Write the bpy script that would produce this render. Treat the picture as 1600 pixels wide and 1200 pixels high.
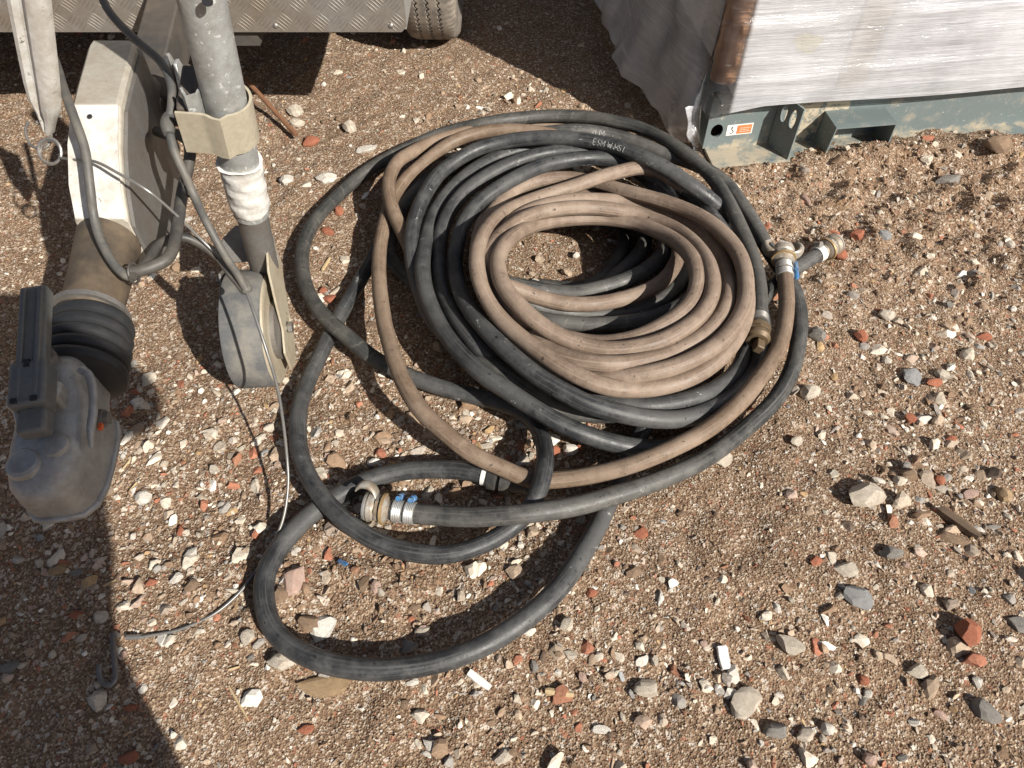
import bpy, math, random
import numpy as np
from mathutils import Vector, Matrix

for o in list(bpy.data.objects):
    bpy.data.objects.remove(o, do_unlink=True)
scn = bpy.context.scene
COL = scn.collection
rnd = random.Random(7)
nrs = np.random.RandomState(11)

# ------------------------------------------------------------------ camera, sky, sun, exposure
CAM_H, PITCH, FPX = 1.2, math.radians(52.0), 1195.0
cam = bpy.data.cameras.new('camera')
cam.sensor_width = 36.0
cam.lens = FPX * 36.0 / 1600.0
cam.clip_start, cam.clip_end = 0.02, 500.0
camo = bpy.data.objects.new('camera', cam)
camo.location = (0, 0, CAM_H)
camo.rotation_euler = (math.pi / 2 - PITCH, 0, 0)
COL.objects.link(camo)
scn.camera = camo

SUN = Vector((-0.93, 0.95, -1.0)).normalized()          # the way the light travels
world = bpy.data.worlds.new('World')
scn.world = world
world.use_nodes = True
wn = world.node_tree
bg = wn.nodes['Background']
sky = wn.nodes.new('ShaderNodeTexSky')
sky.sky_type = 'NISHITA'
sky.sun_disc = False
sky.air_density, sky.dust_density, sky.ozone_density = 0.75, 2.2, 0.6
sky.sun_elevation = math.asin(-SUN.z)
sky.sun_rotation = math.atan2(-SUN.x, -SUN.y)
wn.links.new(sky.outputs[0], bg.inputs[0])
bg.inputs[1].default_value = 0.05
sl = bpy.data.lights.new('sun', 'SUN')
sl.energy = 5.0
sl.angle = math.radians(0.53)
sl.color = (1.0, 0.95, 0.875)
so = bpy.data.objects.new('sun', sl)
so.rotation_euler = SUN.to_track_quat('-Z', 'Y').to_euler()
so.location = (3, -3, 5)
COL.objects.link(so)
scn.view_settings.view_transform = 'Standard'
scn.view_settings.look = 'None'
scn.view_settings.exposure = 0.55
scn.view_settings.gamma = 1.0

# ------------------------------------------------------------------ measuring the place
CP, SP = math.cos(PITCH), math.sin(PITCH)
def P(px, py, h=0.0):
    """a point of the place at height h, read off the survey picture"""
    a, b = (px - 800) / FPX, (600 - py) / FPX
    d = Vector((a, CP + b * SP, -SP + b * CP))
    t = (h - CAM_H) / d.z
    return Vector((d.x * t, d.y * t, h))

# ------------------------------------------------------------------ ground relief (value noise)
def _h(ix, iy, s):
    n = (ix.astype(np.int64) * 374761393 + iy.astype(np.int64) * 668265263 + s * 1274126177) & 0x7fffffff
    n = ((n ^ (n >> 13)) * 1274126177) & 0x7fffffff
    return ((n ^ (n >> 16)) & 0xffff) / 65535.0
def vnoise(x, y, s=0):
    ix, iy = np.floor(x), np.floor(y)
    fx, fy = x - ix, y - iy
    fx, fy = fx * fx * (3 - 2 * fx), fy * fy * (3 - 2 * fy)
    a, b = _h(ix, iy, s), _h(ix + 1, iy, s)
    c, d = _h(ix, iy + 1, s), _h(ix + 1, iy + 1, s)
    return (a * (1 - fx) + b * fx) * (1 - fy) + (c * (1 - fx) + d * fx) * fy
def clodmask(x, y):
    m = np.clip(1 - np.hypot((x - 1.15) / 1.0, (y - 1.45) / 0.42), 0, 1) * 1.6
    m += np.clip(1 - np.hypot((x + 0.30) / 0.30, (y - 0.50) / 0.16), 0, 1) * 1.1
    return np.clip(m, 0, 1)
def relief(x, y):
    x, y = np.asarray(x, float), np.asarray(y, float)
    z = 0.020 * (vnoise(x * 2.1, y * 2.1, 1) - .5) + 0.010 * (vnoise(x * 6, y * 6, 2) - .5)
    z += 0.008 * (vnoise(x * 17, y * 17, 3) - .5) + 0.009 * (vnoise(x * 40, y * 40, 4) - .5)
    cl = clodmask(x, y)
    lum = np.maximum(vnoise(x * 26, y * 26, 6) - .45, 0) * .05 + np.maximum(vnoise(x * 60, y * 60, 7) - .5, 0) * .022
    z += cl * (lum + .004)
    ra = (x - .50) * .9914 + (y - 1.704) * .1305; rb = -(x - .50) * .1305 + (y - 1.704) * .9914
    z += .026 * np.exp(-((rb + .085) / .045) ** 2) * np.clip((ra - .19) / .08, 0, 1) * np.clip((2.4 - ra) / .2, 0, 1) * (.55 + .7 * vnoise(x * 9, y * 9, 9))
    far = np.clip((np.hypot(x, y - 1.2) - 3) / 6, 0, 1)
    return (z - 0.006) * (1 - far)
def gz(x, y):
    return float(relief(np.array([x]), np.array([y]))[0])

# ------------------------------------------------------------------ materials
class NT:
    def __init__(s, name):
        s.m = bpy.data.materials.new(name); s.m.use_nodes = True
        s.t = s.m.node_tree; s.b = s.t.nodes['Principled BSDF']; s.out = s.t.nodes['Material Output']
    def n(s, typ, **kw):
        nd = s.t.nodes.new('ShaderNode' + typ)
        for k, v in kw.items():
            if k in nd.inputs: nd.inputs[k].default_value = v
            else: setattr(nd, k, v)
        return nd
    def l(s, a, b): s.t.links.new(a, b)
    def coord(s, which='Object', scale=(1, 1, 1)):
        tc = s.n('TexCoord'); mp = s.n('Mapping'); mp.inputs['Scale'].default_value = scale
        s.l(tc.outputs[which], mp.inputs[0]); return mp.outputs[0]
    def noise(s, vec, scale, detail=4, rough=.6):
        nd = s.n('TexNoise'); nd.inputs['Scale'].default_value = scale
        nd.inputs['Detail'].default_value = detail; nd.inputs['Roughness'].default_value = rough
        s.l(vec, nd.inputs['Vector']); return nd.outputs['Fac']
    def ramp(s, fac, stops):
        nd = s.n('ValToRGB'); e = nd.color_ramp.elements
        while len(e) < len(stops): e.new(.5)
        for el, (p, c) in zip(e, stops):
            el.position = p; el.color = (c, c, c, 1) if isinstance(c, (int, float)) else (*c, 1)
        s.l(fac, nd.inputs[0]); return nd.outputs[0]
    def mix(s, fac, a, b, mode='MIX'):
        nd = s.n('Mix', data_type='RGBA', blend_type=mode)
        for sock, v in ((nd.inputs[0], fac), (nd.inputs[6], a), (nd.inputs[7], b)):
            if isinstance(v, (int, float)): sock.default_value = v
            elif isinstance(v, tuple): sock.default_value = (*v, 1)
            else: s.l(v, sock)
        return nd.outputs[2]
    def math(s, op, a, b=0.0):
        nd = s.n('Math', operation=op)
        for sock, v in zip(nd.inputs, (a, b)):
            if isinstance(v, (int, float)): sock.default_value = v
            else: s.l(v, sock)
        return nd.outputs[0]
    def bump(s, h, strength=.3, dist=.002, prev=None):
        nd = s.n('Bump'); nd.inputs['Strength'].default_value = strength; nd.inputs['Distance'].default_value = dist
        s.l(h, nd.inputs['Height'])
        if prev is not None: s.l(prev, nd.inputs['Normal'])
        return nd.outputs[0]
    def fin(s, color=None, rough=.6, metal=0.0, normal=None, spec=None):
        for k, v in (('Base Color', color), ('Roughness', rough), ('Metallic', metal), ('Normal', normal), ('Specular IOR Level', spec)):
            if v is None: continue
            if isinstance(v, (int, float)): s.b.inputs[k].default_value = v
            elif isinstance(v, tuple): s.b.inputs[k].default_value = (*v, 1)
            else: s.l(v, s.b.inputs[k])
        return s.m

def mat_dirty(name, base, dirt=(.20, .145, .10), amount=.45, rough=.55, metal=0.0, scale=14, fine=160, bump=.25, spots=None, spotamt=.62):
    """worn surface: base colour, earth dust in patches, fine mottling, optional chips of another colour"""
    t = NT(name); v = t.coord()
    n1 = t.noise(v, scale, 6, .65); n2 = t.noise(v, fine, 3, .6)
    dark = tuple(c * .72 for c in base); lite = tuple(min(1, c * 1.22) for c in base)
    c = t.mix(n2, dark, lite)
    f = t.ramp(n1, [(.62 - amount * .45, 0.0), (.86 - amount * .3, min(1, amount * 1.5))])
    c = t.mix(f, c, dirt)
    if spots is not None:
        n3 = t.noise(v, scale * 3.1, 5, .7)
        c = t.mix(t.ramp(n3, [(spotamt, 0.0), (spotamt + .03, 1.0)]), c, spots)
    r = t.ramp(n1, [(.3, rough * .85), (.7, min(1, rough * 1.2))])
    return t.fin(c, r, metal, t.bump(t.mix(.5, n1, n2), bump, .002))

def mat_soil():
    t = NT('soil'); v = t.coord()
    vor = t.n('TexVoronoi'); vor.inputs['Scale'].default_value = 330; t.l(v, vor.inputs['Vector'])
    vor2 = t.n('TexVoronoi'); vor2.inputs['Scale'].default_value = 150; t.l(v, vor2.inputs['Vector'])
    big = t.noise(v, 2.2, 5, .6); mid = t.noise(v, 26, 5, .65)
    base = t.mix(t.ramp(big, [(.38, 0.0), (.62, 1.0)]), (.165, .104, .065), (.262, .176, .114))
    base = t.mix(t.ramp(mid, [(.4, 0.0), (.62, .55)]), base, (.115, .070, .045))
    base = t.mix(t.ramp(t.noise(v, 7, 4, .6), [(.52, 0.0), (.68, .42)]), base, (.115, .070, .045))
    sep = t.n('SeparateColor'); t.l(vor.outputs['Color'], sep.inputs[0])
    grain = t.ramp(sep.outputs[0], [(0, (.10, .056, .034)), (.35, (.19, .122, .076)), (.62, (.275, .185, .118)), (.86, (.45, .345, .24)), (1, (.64, .55, .43))])
    c = t.mix(.62, base, grain)
    sep2 = t.n('SeparateColor'); t.l(vor2.outputs['Color'], sep2.inputs[0])
    c = t.mix(t.ramp(sep2.outputs[1], [(.975, 0.0), (.98, .6)]), c, (.34, .15, .09))
    c = t.mix(t.ramp(sep2.outputs[2], [(.93, 0.0), (.94, .75)]), c, (.55, .48, .40))
    nb = t.bump(vor.outputs['Distance'], .9, .0022)
    nb = t.bump(vor2.outputs['Distance'], .5, .003, nb)
    nb = t.bump(mid, .5, .01, nb)
    return t.fin(c, .95, 0, nb, .2)

def mat_attr(name, rough=.85):
    t = NT(name); a = t.n('Attribute', attribute_name='col'); v = t.coord()
    n = t.noise(v, 260, 3, .6)
    c = t.mix(t.ramp(n, [(.35, .75), (.7, 1.12)]), a.outputs['Color'], (1, 1, 1), 'MULTIPLY')
    mm = t.n('Mix', data_type='RGBA', blend_type='MULTIPLY'); mm.inputs[0].default_value = 1
    t.l(a.outputs['Color'], mm.inputs[6]); t.l(t.ramp(n, [(.3, .72), (.7, 1.1)]), mm.inputs[7])
    return t.fin(mm.outputs[2], rough, 0, t.bump(n, .4, .001), .25)

def mat_stone(name, c1, c2, dirt=(.36, .27, .185), amt=.35):
    t = NT(name); v = t.coord('Object'); oi = t.n('ObjectInfo')
    va = t.n('VectorMath', operation='ADD'); t.l(v, va.inputs[0]); t.l(oi.outputs['Random'], va.inputs[1]); v = va.outputs[0]
    n1 = t.noise(v, 1.6, 7, .72); n2 = t.noise(v, 5.5, 6, .78); n3 = t.noise(v, 22, 4, .8)
    c = t.mix(t.ramp(n1, [(.38, 0.0), (.60, 1.0)]), c1, c2)
    c = t.mix(t.ramp(n2, [(.50, 0.0), (.66, amt * 1.2)]), c, dirt)
    c = t.mix(t.ramp(n3, [(.28, .5), (.40, 0.0)]), c, tuple(x * .55 for x in c2))
    mm = t.n('Mix', data_type='RGBA', blend_type='MULTIPLY'); mm.inputs[0].default_value = 1
    t.l(c, mm.inputs[6]); t.l(t.ramp(oi.outputs['Random'], [(0, .98), (1, 1.22)]), mm.inputs[7])
    return t.fin(mm.outputs[2], .88, 0, t.bump(t.mix(.5, n3, n2), .7, .012), .25)

def mat_rubber(name, base, dust, dust_amt, rough=.5, tape=False, scuff=(.42, .42, .40), scuffpos=.61, spots=.69):
    t = NT(name); v = t.coord(); uv = t.coord('UV', (1, 1, 1))
    n1 = t.noise(v, 7, 7, .7); n2 = t.noise(v, 190, 4, .7); n3 = t.noise(v, 33, 6, .75)
    st = t.noise(t.coord('UV', (9, 1.3, 1)), 3.2, 6, .75)           # streaks along the hose
    c = t.mix(n2, tuple(x * .6 for x in base), tuple(x * 1.45 for x in base))
    c = t.mix(t.ramp(n1, [(.42, 0.0), (.60, dust_amt)]), c, dust)
    c = t.mix(t.ramp(st, [(.49, 0.0), (.63, dust_amt)]), c, dust)
    c = t.mix(t.ramp(n3, [(.50, 0.0), (.68, dust_amt * .6)]), c, tuple(x * 1.25 for x in dust))
    c = t.mix(t.ramp(n3, [(.30, .55), (.42, 0.0)]), c, tuple(x * .55 for x in base))
    sc = t.math('MULTIPLY', t.ramp(t.noise(v, 38, 7, .85), [(scuffpos, 0.0), (scuffpos + .04, .9)]), t.ramp(t.noise(v, 4.3, 3, .5), [(.50, 0.0), (.58, 1.0)]))
    c = t.mix(sc, c, scuff)
    sp = t.ramp(t.noise(v, 95, 3, .55), [(spots, 0.0), (spots + .02, .85)])
    c = t.mix(sp, c, tuple(x * .3 for x in base))
    nb = t.bump(t.mix(.5, n3, n2), .55, .0016)
    if tape:
        s = t.n('SeparateXYZ'); t.l(uv, s.inputs[0])
        ph = t.math('ADD', t.math('ADD', t.math('MULTIPLY', s.outputs[1], 24.0), s.outputs[0]), t.math('MULTIPLY', n1, 2.2))
        fr = t.math('FRACT', ph)
        line = t.ramp(fr, [(.0, .8), (.05, .12), (.10, 0.0)])
        c = t.mix(t.math('MULTIPLY', line, t.ramp(n3, [(.38, .05), (.6, .75)])), c, (.24, .23, .20))
        nb = t.bump(fr, .5, .0012, nb)
    return t.fin(c, t.ramp(n3, [(.3, rough * .75), (.7, min(1, rough * 1.45))]), 0, nb, .35)

M = {}
M['soil'] = mat_soil()
M['gravel'] = mat_attr('gravel')
M['st_pale'] = mat_stone('pale_stone', (.66, .59, .49), (.50, .43, .34))
M['st_white'] = mat_stone('white_stone', (.78, .74, .66), (.66, .60, .52), amt=.25)
M['st_brown'] = mat_stone('brown_stone', (.30, .205, .135), (.22, .15, .10))
M['st_grey'] = mat_stone('grey_stone', (.30, .28, .25), (.21, .20, .185))
M['st_slate'] = mat_stone('slate_stone', (.30, .30, .295), (.22, .22, .215), amt=.2)
M['st_red'] = mat_stone('brick_stone', (.42, .155, .085), (.34, .12, .07), (.40, .25, .18), .35)
M['st_ochre'] = mat_stone('ochre_stone', (.44, .31, .18), (.34, .23, .13))
M['st_pink'] = mat_stone('pink_stone', (.55, .40, .33), (.45, .30, .24))
M['black'] = mat_rubber('black_rubber', (.020, .021, .023), (.088, .087, .084), .8, .44)
M['blackold'] = mat_rubber('dusty_black_rubber', (.024, .025, .025), (.115, .110, .10), .8, .48)
M['taped'] = mat_rubber('taped_black_rubber', (.032, .033, .032), (.095, .090, .080), .75, .5, tape=True, scuffpos=.66)
M['tan'] = mat_rubber('tan_rubber', (.146, .104, .076), (.262, .200, .152), .85, .55, scuff=(.52, .44, .37), scuffpos=.66, spots=.68)
M['tanold'] = mat_rubber('brown_rubber', (.132, .091, .061), (.245, .182, .132), .8, .55, scuff=(.40, .33, .26), scuffpos=.68)
M['galv'] = mat_dirty('galvanised_steel', (.40, .41, .40), (.20, .19, .165), .5, .45, .3, 34, 120, .2, (.60, .61, .59), .60)
M['galvdark'] = mat_dirty('weathered_steel', (.20, .195, .185), (.15, .115, .085), .5, .5, .4, 18, 180)
M['whitepaint'] = mat_dirty('white_paint', (.66, .65, .61), (.36, .31, .25), .55, .45, 0, 24, 150, .2, (.20, .17, .14), .645)
M['greypaint'] = mat_dirty('beige_grey_paint', (.42, .39, .33), (.28, .23, .17), .45, .5, 0, 18, 130, .15, (.16, .13, .10), .67)
M['cream'] = mat_dirty('clamp_paint', (.41, .365, .275), (.28, .22, .15), .3, .55, .1, 10, 120, .12)
M['cast'] = mat_dirty('cast_zinc', (.42, .42, .405), (.22, .19, .155), .5, .5, .4, 26, 90, .9, (.12, .105, .09), .66)
M['oily'] = mat_dirty('oily_brown_steel', (.085, .068, .052), (.23, .17, .11), .5, .5, .2, 16, 120, .3)
M['plastic'] = mat_dirty('dark_plastic', (.12, .125, .122), (.22, .185, .14), .3, .42, 0, 20, 150, .15)
M['bellows'] = mat_dirty('bellows_rubber', (.018, .019, .021), (.07, .06, .05), .3, .5, 0, 14, 140, .1)
M['tread'] = mat_dirty('grey_wheel_rubber', (.10, .102, .103), (.27, .245, .20), .45, .8, 0, 22, 320, .3, (.40, .38, .34), .73)
M['forkplate'] = mat_dirty('fork_plate', (.42, .375, .28), (.27, .20, .13), .45, .55, .15, 16, 140, .2, (.20, .13, .08), .72)
M['tape'] = mat_dirty('white_tape', (.66, .65, .61), (.33, .28, .22), .4, .55, 0, 26, 200, .3)
M['steel'] = mat_dirty('bare_steel', (.42, .40, .37), (.18, .14, .10), .35, .38, .8, 40, 260, .2)
M['rust'] = mat_dirty('rust', (.15, .068, .032), (.24, .125, .065), .5, .85, .1, 30, 300, .5)
M['zinc'] = mat_dirty('dirty_coupling_zinc', (.40, .385, .345), (.24, .165, .095), .62, .5, .35, 60, 300, .6, (.60, .58, .53), .62)
M['ochre'] = mat_dirty('ochre_brass', (.42, .29, .14), (.24, .16, .09), .5, .45, .4, 60, 300, .4)
M['brass'] = mat_dirty('dirty_brass', (.15, .105, .06), (.12, .09, .06), .5, .5, .4, 45, 300, .35)  # dirty brass, darkened to paint in the shade over the taped hose's coupling
M['clamp'] = mat_dirty('clamp_band', (.52, .52, .50), (.32, .26, .18), .4, .4, .6, 60, 400, .3)
M['blue'] = mat_dirty('blue_plastic', (.05, .17, .36), (.26, .25, .22), .45, .4, 0, 60, 300, .1)
M['cable'] = mat_dirty('grey_cable', (.075, .075, .072), (.17, .15, .12), .5, .55, 0, 26, 200, .15)
M['cableblack'] = mat_dirty('black_cable', (.035, .035, .035), (.12, .105, .085), .5, .5, 0, 26, 200, .15)
M['wire'] = mat_dirty('wire_sheath', (.16, .16, .155), (.26, .23, .19), .4, .35, .3, 40, 300, .1)
M['tyre'] = mat_dirty('tyre_rubber', (.11, .10, .09), (.31, .265, .21), .6, .85, 0, 24, 240, .3)
M['alu'] = mat_dirty('chequer_plate', (.29, .272, .245), (.20, .155, .11), .55, .5, .45, 9, 120, .2)
M['body'] = mat_dirty('body_paint', (.30, .29, .27), (.22, .17, .12), .3, .45, 0, 6, 60, .1)
M['under'] = mat_dirty('chassis_black', (.05, .048, .045), (.13, .10, .075), .5, .7, 0, 8, 90, .2)
M['skid'] = mat_dirty('green_grey_steel', (.20, .23, .222), (.42, .36, .26), .36, .42, .0, 20, 240, .15, (.42, .37, .28), .67)
M['panel'] = mat_dirty('white_panel', (.84, .84, .86), (.66, .60, .50), .25, .45, 0, 5, 60, .05)
M['panelrib'] = mat_dirty('lavender_white_panel', (.80, .81, .90), (.72, .70, .68), .2, .45, 0, 5, 60, .05)
M['card'] = mat_dirty('brown_corner_board', (.50, .27, .14), (.42, .22, .11), .2, .4, 0, 10, 120, .1)
M['wood'] = mat_dirty('dark_wood', (.085, .055, .035), (.20, .14, .09), .45, .8, 0, 30, 200, .4)
M['straw'] = mat_dirty('straw', (.48, .36, .20), (.30, .22, .13), .3, .7, 0, 30, 200, .2)
M['plaswhite'] = mat_dirty('white_plastic', (.74, .73, .69), (.40, .33, .25), .25, .4, 0, 40, 200, .1)
M['stickw'] = mat_dirty('sticker_white', (.76, .74, .70), (.5, .42, .32), .2, .5, 0, 40, 200, .05)
M['sticko'] = mat_dirty('sticker_orange', (.72, .19, .06), (.6, .35, .2), .2, .5, 0, 40, 200, .05)
M['ink'] = mat_dirty('black_ink', (.02, .02, .022), (.1, .08, .06), .1, .5, 0, 40, 200, .05)
M['chalk'] = mat_dirty('worn_white_marker', (.50, .50, .48), (.09, .09, .09), .6, .8, 0, 90, 500, .1)
M['cloth'] = mat_dirty('dark_work_cloth', (.045, .05, .065), (.10, .085, .07), .3, .9, 0, 8, 160, .3)
M['orange'] = mat_dirty('orange_mark', (.75, .14, .04), (.4, .2, .1), .3, .5, 0, 60, 300, .05)
M['trousers'] = mat_dirty('grey_trousers', (.08, .08, .085), (.15, .12, .09), .3, .9, 0, 8, 160, .3)
M['skin'] = mat_dirty('skin', (.50, .32, .24), (.45, .26, .19), .3, .5, 0, 20, 200, .05)
M['boots'] = mat_dirty('brown_boots', (.12, .07, .035), (.22, .16, .10), .5, .7, 0, 12, 160, .3)
M['hair'] = mat_dirty('dark_hair', (.035, .025, .018), (.06, .045, .03), .3, .6, 0, 60, 300, .5)
M['mouth'] = mat_dirty('lips', (.38, .18, .15), (.3, .14, .12), .3, .5, 0, 20, 200, .05)
M['beigeboard'] = mat_dirty('beige_board', (.62, .54, .42), (.5, .42, .31), .3, .6, 0, 12, 90, .05)
M['yellow'] = mat_dirty('yellow_smear', (.80, .68, .10), (.80, .76, .45), .5, .6, 0, 60, 200, .05)
M['phone'] = mat_dirty('phone_case', (.03, .03, .035), (.06, .06, .06), .2, .3, 0, 20, 200, .02)

def mat_skid():
    t = NT('green_grey_steel'); v = t.coord(); n1 = t.noise(v, 22, 6, .7); n2 = t.noise(v, 260, 3, .6); n3 = t.noise(v, 90, 5, .75)
    c = t.mix(n2, (.115, .145, .146), (.175, .208, .206))
    sx = t.n('SeparateXYZ'); t.l(v, sx.inputs[0])
    low = t.math('ADD', t.math('MULTIPLY', sx.outputs[2], -7.0), t.math('ADD', t.math('MULTIPLY', n1, .7), .20))   # splashed earth, thicker low down
    c = t.mix(t.ramp(low, [(.40, 0.0), (.52, .80)]), c, (.43, .365, .265))
    c = t.mix(t.ramp(n1, [(.54, 0.0), (.70, .6)]), c, (.36, .31, .23))
    c = t.mix(t.ramp(n3, [(.64, 0.0), (.67, .85)]), c, (.50, .46, .38))
    c = t.mix(t.ramp(n3, [(.30, .7), (.34, 0.0)]), c, (.08, .085, .08))
    return t.fin(c, t.ramp(n1, [(.3, .38), (.7, .7)]), 0, t.bump(n3, .2, .001))
M['skid'] = mat_skid()
def mat_mudskid():
    """green grey paint under a splash of dried pale mud (the splash sits round one spot of the rail)"""
    t = NT('mud_splashed_steel'); v = t.coord()
    n1 = t.noise(v, 70, 5, .7); n2 = t.noise(v, 14, 5, .6)
    c = t.mix(n1, (.13, .155, .15), (.20, .23, .222))
    f = t.ramp(n1, [(.44, 0.0), (.50, .95)])
    c = t.mix(f, c, (.48, .42, .31))
    c = t.mix(t.ramp(n2, [(.55, 0.0), (.72, .8)]), c, (.40, .33, .23))
    return t.fin(c, .6, 0, t.bump(f, .4, .002))
M['mudskid'] = mat_mudskid()

def mat_film():
    t = NT('stretch_film'); v = t.coord('Object', (5, 5, 45))
    n = t.noise(v, 2.4, 5, .6); n2 = t.noise(t.coord('Object', (4, 4, 110)), 1.6, 4, .65); big = t.noise(t.coord(), 5.0, 4, .6)
    tr = t.n('BsdfTransparent'); tr.inputs[0].default_value = (.97, .97, .97, 1)
    df = t.n('BsdfDiffuse'); df.inputs[0].default_value = (.88, .89, .93, 1)
    tl = t.n('BsdfTranslucent'); tl.inputs[0].default_value = (.8, .8, .8, 1)
    gl = t.n('BsdfGlossy'); gl.inputs['Roughness'].default_value = .13; gl.inputs[0].default_value = (1, 1, 1, 1)
    nb = t.bump(t.mix(.5, n, n2), .75, .006)
    t.l(nb, gl.inputs['Normal']); t.l(nb, df.inputs['Normal'])
    m0 = t.n('MixShader'); m0.inputs[0].default_value = .22; t.l(df.outputs[0], m0.inputs[1]); t.l(tl.outputs[0], m0.inputs[2])
    sx = t.n('SeparateXYZ'); t.l(t.coord(), sx.inputs[0])
    wrapped = t.ramp(t.math('ADD', sx.outputs[0], .3), [(.240, .78), (.262, .07), (.322, .09), (.330, 1.0)])    # few layers at the corner and on the side, many over the front
    fac = t.math('MULTIPLY', t.math('ADD', t.ramp(n2, [(.50, .0), (.75, .16)]), t.ramp(big, [(.32, .36), (.70, .70)])), wrapped)
    fac = t.math('ADD', fac, t.ramp(n, [(.60, .0), (.70, .14)]))
    m1 = t.n('MixShader'); t.l(fac, m1.inputs[0]); t.l(tr.outputs[0], m1.inputs[1]); t.l(m0.outputs[0], m1.inputs[2])
    m2 = t.n('MixShader'); fr = t.n('Fresnel'); fr.inputs[0].default_value = 1.5; t.l(nb, fr.inputs['Normal'])
    t.l(t.math('ADD', fr.outputs[0], .03), m2.inputs[0]); t.l(m1.outputs[0], m2.inputs[1]); t.l(gl.outputs[0], m2.inputs[2])
    t.l(m2.outputs[0], t.out.inputs[0])
    return t.m
M['film'] = mat_film()

# ------------------------------------------------------------------ mesh helpers
ORG = {}
def frame(axis, up=Vector((0, 0, 1))):
    x = Vector(axis).normalized(); u = Vector(up)
    y = u.cross(x)
    if y.length < 1e-5: y = Vector((0, 1, 0)).cross(x)
    y.normalize(); z = x.cross(y)
    return x, y, z
class MB:
    def __init__(s): s.v = []; s.f = []; s.uv = None
    def add(s, vs, fs):
        o = len(s.v); s.v += [Vector(q) for q in vs]; s.f += [tuple(i + o for i in q) for q in fs]; return s
    def box(s, c, hx, hy, hz, ax=None):
        X, Y, Z = ax if ax else (Vector((1, 0, 0)), Vector((0, 1, 0)), Vector((0, 0, 1)))
        c = Vector(c)
        vs = [c + X * (hx * i) + Y * (hy * j) + Z * (hz * k) for k in (-1, 1) for j in (-1, 1) for i in (-1, 1)]
        return s.add(vs, [(0, 2, 3, 1), (4, 5, 7, 6), (0, 1, 5, 4), (2, 6, 7, 3), (0, 4, 6, 2), (1, 3, 7, 5)])
    def loft(s, rings, cap=True, closed=True):
        n = len(rings[0]); vs = [q for r in rings for q in r]; fs = []
        for i in range(len(rings) - 1):
            for j in range(n if closed else n - 1):
                k = (j + 1) % n
                fs.append((i * n + j, i * n + k, (i + 1) * n + k, (i + 1) * n + j))
        if cap:
            fs.append(tuple(range(n - 1, -1, -1))); fs.append(tuple((len(rings) - 1) * n + j for j in range(n)))
        return s.add(vs, fs)
    def lathe(s, o, axis, prof, n=24, up=Vector((0, 0, 1)), cap=True):
        x, y, z = frame(axis, up); o = Vector(o)
        rings = [[o + x * a + (y * math.cos(2 * math.pi * k / n) + z * math.sin(2 * math.pi * k / n)) * r for k in range(n)] for a, r in prof]
        return s.loft(rings, cap)
    def tube(s, pts, rad, n=12, cap=True):
        pts = [Vector(q) for q in pts]; rr = rad if isinstance(rad, (list, tuple)) else [rad] * len(pts)
        rings = []; y = None
        for i, q in enumerate(pts):
            t = (pts[min(i + 1, len(pts) - 1)] - pts[max(i - 1, 0)]).normalized()
            if y is None:
                y = Vector((0, 0, 1)).cross(t)
                if y.length < 1e-4: y = Vector((1, 0, 0))
            y = (y - t * y.dot(t)).normalized(); z = t.cross(y)
            rings.append([q + (y * math.cos(2 * math.pi * k / n) + z * math.sin(2 * math.pi * k / n)) * rr[i] for k in range(n)])
        return s.loft(rings, cap)
    def prism(s, poly, o, X, Y, Z, t):
        """polygon in X,Y pushed t along Z"""
        n = len(poly); o = Vector(o)
        a = [o + X * q[0] + Y * q[1] for q in poly]; b = [q + Z * t for q in a]
        fs = [tuple(range(n - 1, -1, -1)), tuple(range(n, 2 * n))] + [(i, (i + 1) % n, n + (i + 1) % n, n + i) for i in range(n)]
        return s.add(a + b, fs)
    def strip(s, path, o, X, Y, Z, width, th):
        """bent plate: a path in X,Y of thickness th, pushed width along Z"""
        n = len(path); p = [Vector((a, b, 0)) for a, b in path]; off = []
        for i in range(n):
            t = (p[min(i + 1, n - 1)] - p[max(i - 1, 0)]).normalized(); off.append(p[i] + Vector((-t.y, t.x, 0)) * th)
        poly = [(q.x, q.y) for q in p] + [(q.x, q.y) for q in reversed(off)]
        o = Vector(o); m = 2 * n
        a = [o + X * q[0] + Y * q[1] for q in poly]; b = [q + Z * width for q in a]
        fs = [(i, (i + 1) % m, m + (i + 1) % m, m + i) for i in range(m)]
        for i in range(n - 1):
            j = m - 1 - i
            fs.append((i, j, j - 1, i + 1)); fs.append((m + i, m + i + 1, m + j - 1, m + j))
        return s.add(a + b, fs)

def mk(name, mb, mat, parent=None, smooth=40, bevel=0.0, loc=None):
    me = bpy.data.meshes.new(name)
    o0 = ORG[parent.name] if parent is not None else (Vector(loc) if loc is not None else Vector((0, 0, 0)))
    me.from_pydata([q - o0 for q in mb.v], [], mb.f)
    me.validate()
    import bmesh as _b
    bm = _b.new(); bm.from_mesh(me); _b.ops.recalc_face_normals(bm, faces=bm.faces); bm.to_mesh(me); bm.free()
    if mb.uv is not None:
        ul = me.uv_layers.new(name='UVMap'); 
        ids = np.zeros(len(me.loops), np.int32); me.loops.foreach_get('vertex_index', ids)
        ul.data.foreach_set('uv', np.asarray(mb.uv, np.float32)[ids].ravel())
    me.materials.append(M[mat] if isinstance(mat, str) else mat)
    if smooth:
        me.polygons.foreach_set('use_smooth', [True] * len(me.polygons)); me.set_sharp_from_angle(angle=math.radians(smooth))
    o = bpy.data.objects.new(name, me); COL.objects.link(o)
    if parent is not None: o.parent = parent
    else: o.location = o0
    ORG[o.name] = o0
    if bevel:
        b = o.modifiers.new('bevel', 'BEVEL'); b.width = bevel; b.segments = 2; b.limit_method = 'ANGLE'; b.angle_limit = math.radians(50)
    return o
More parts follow.
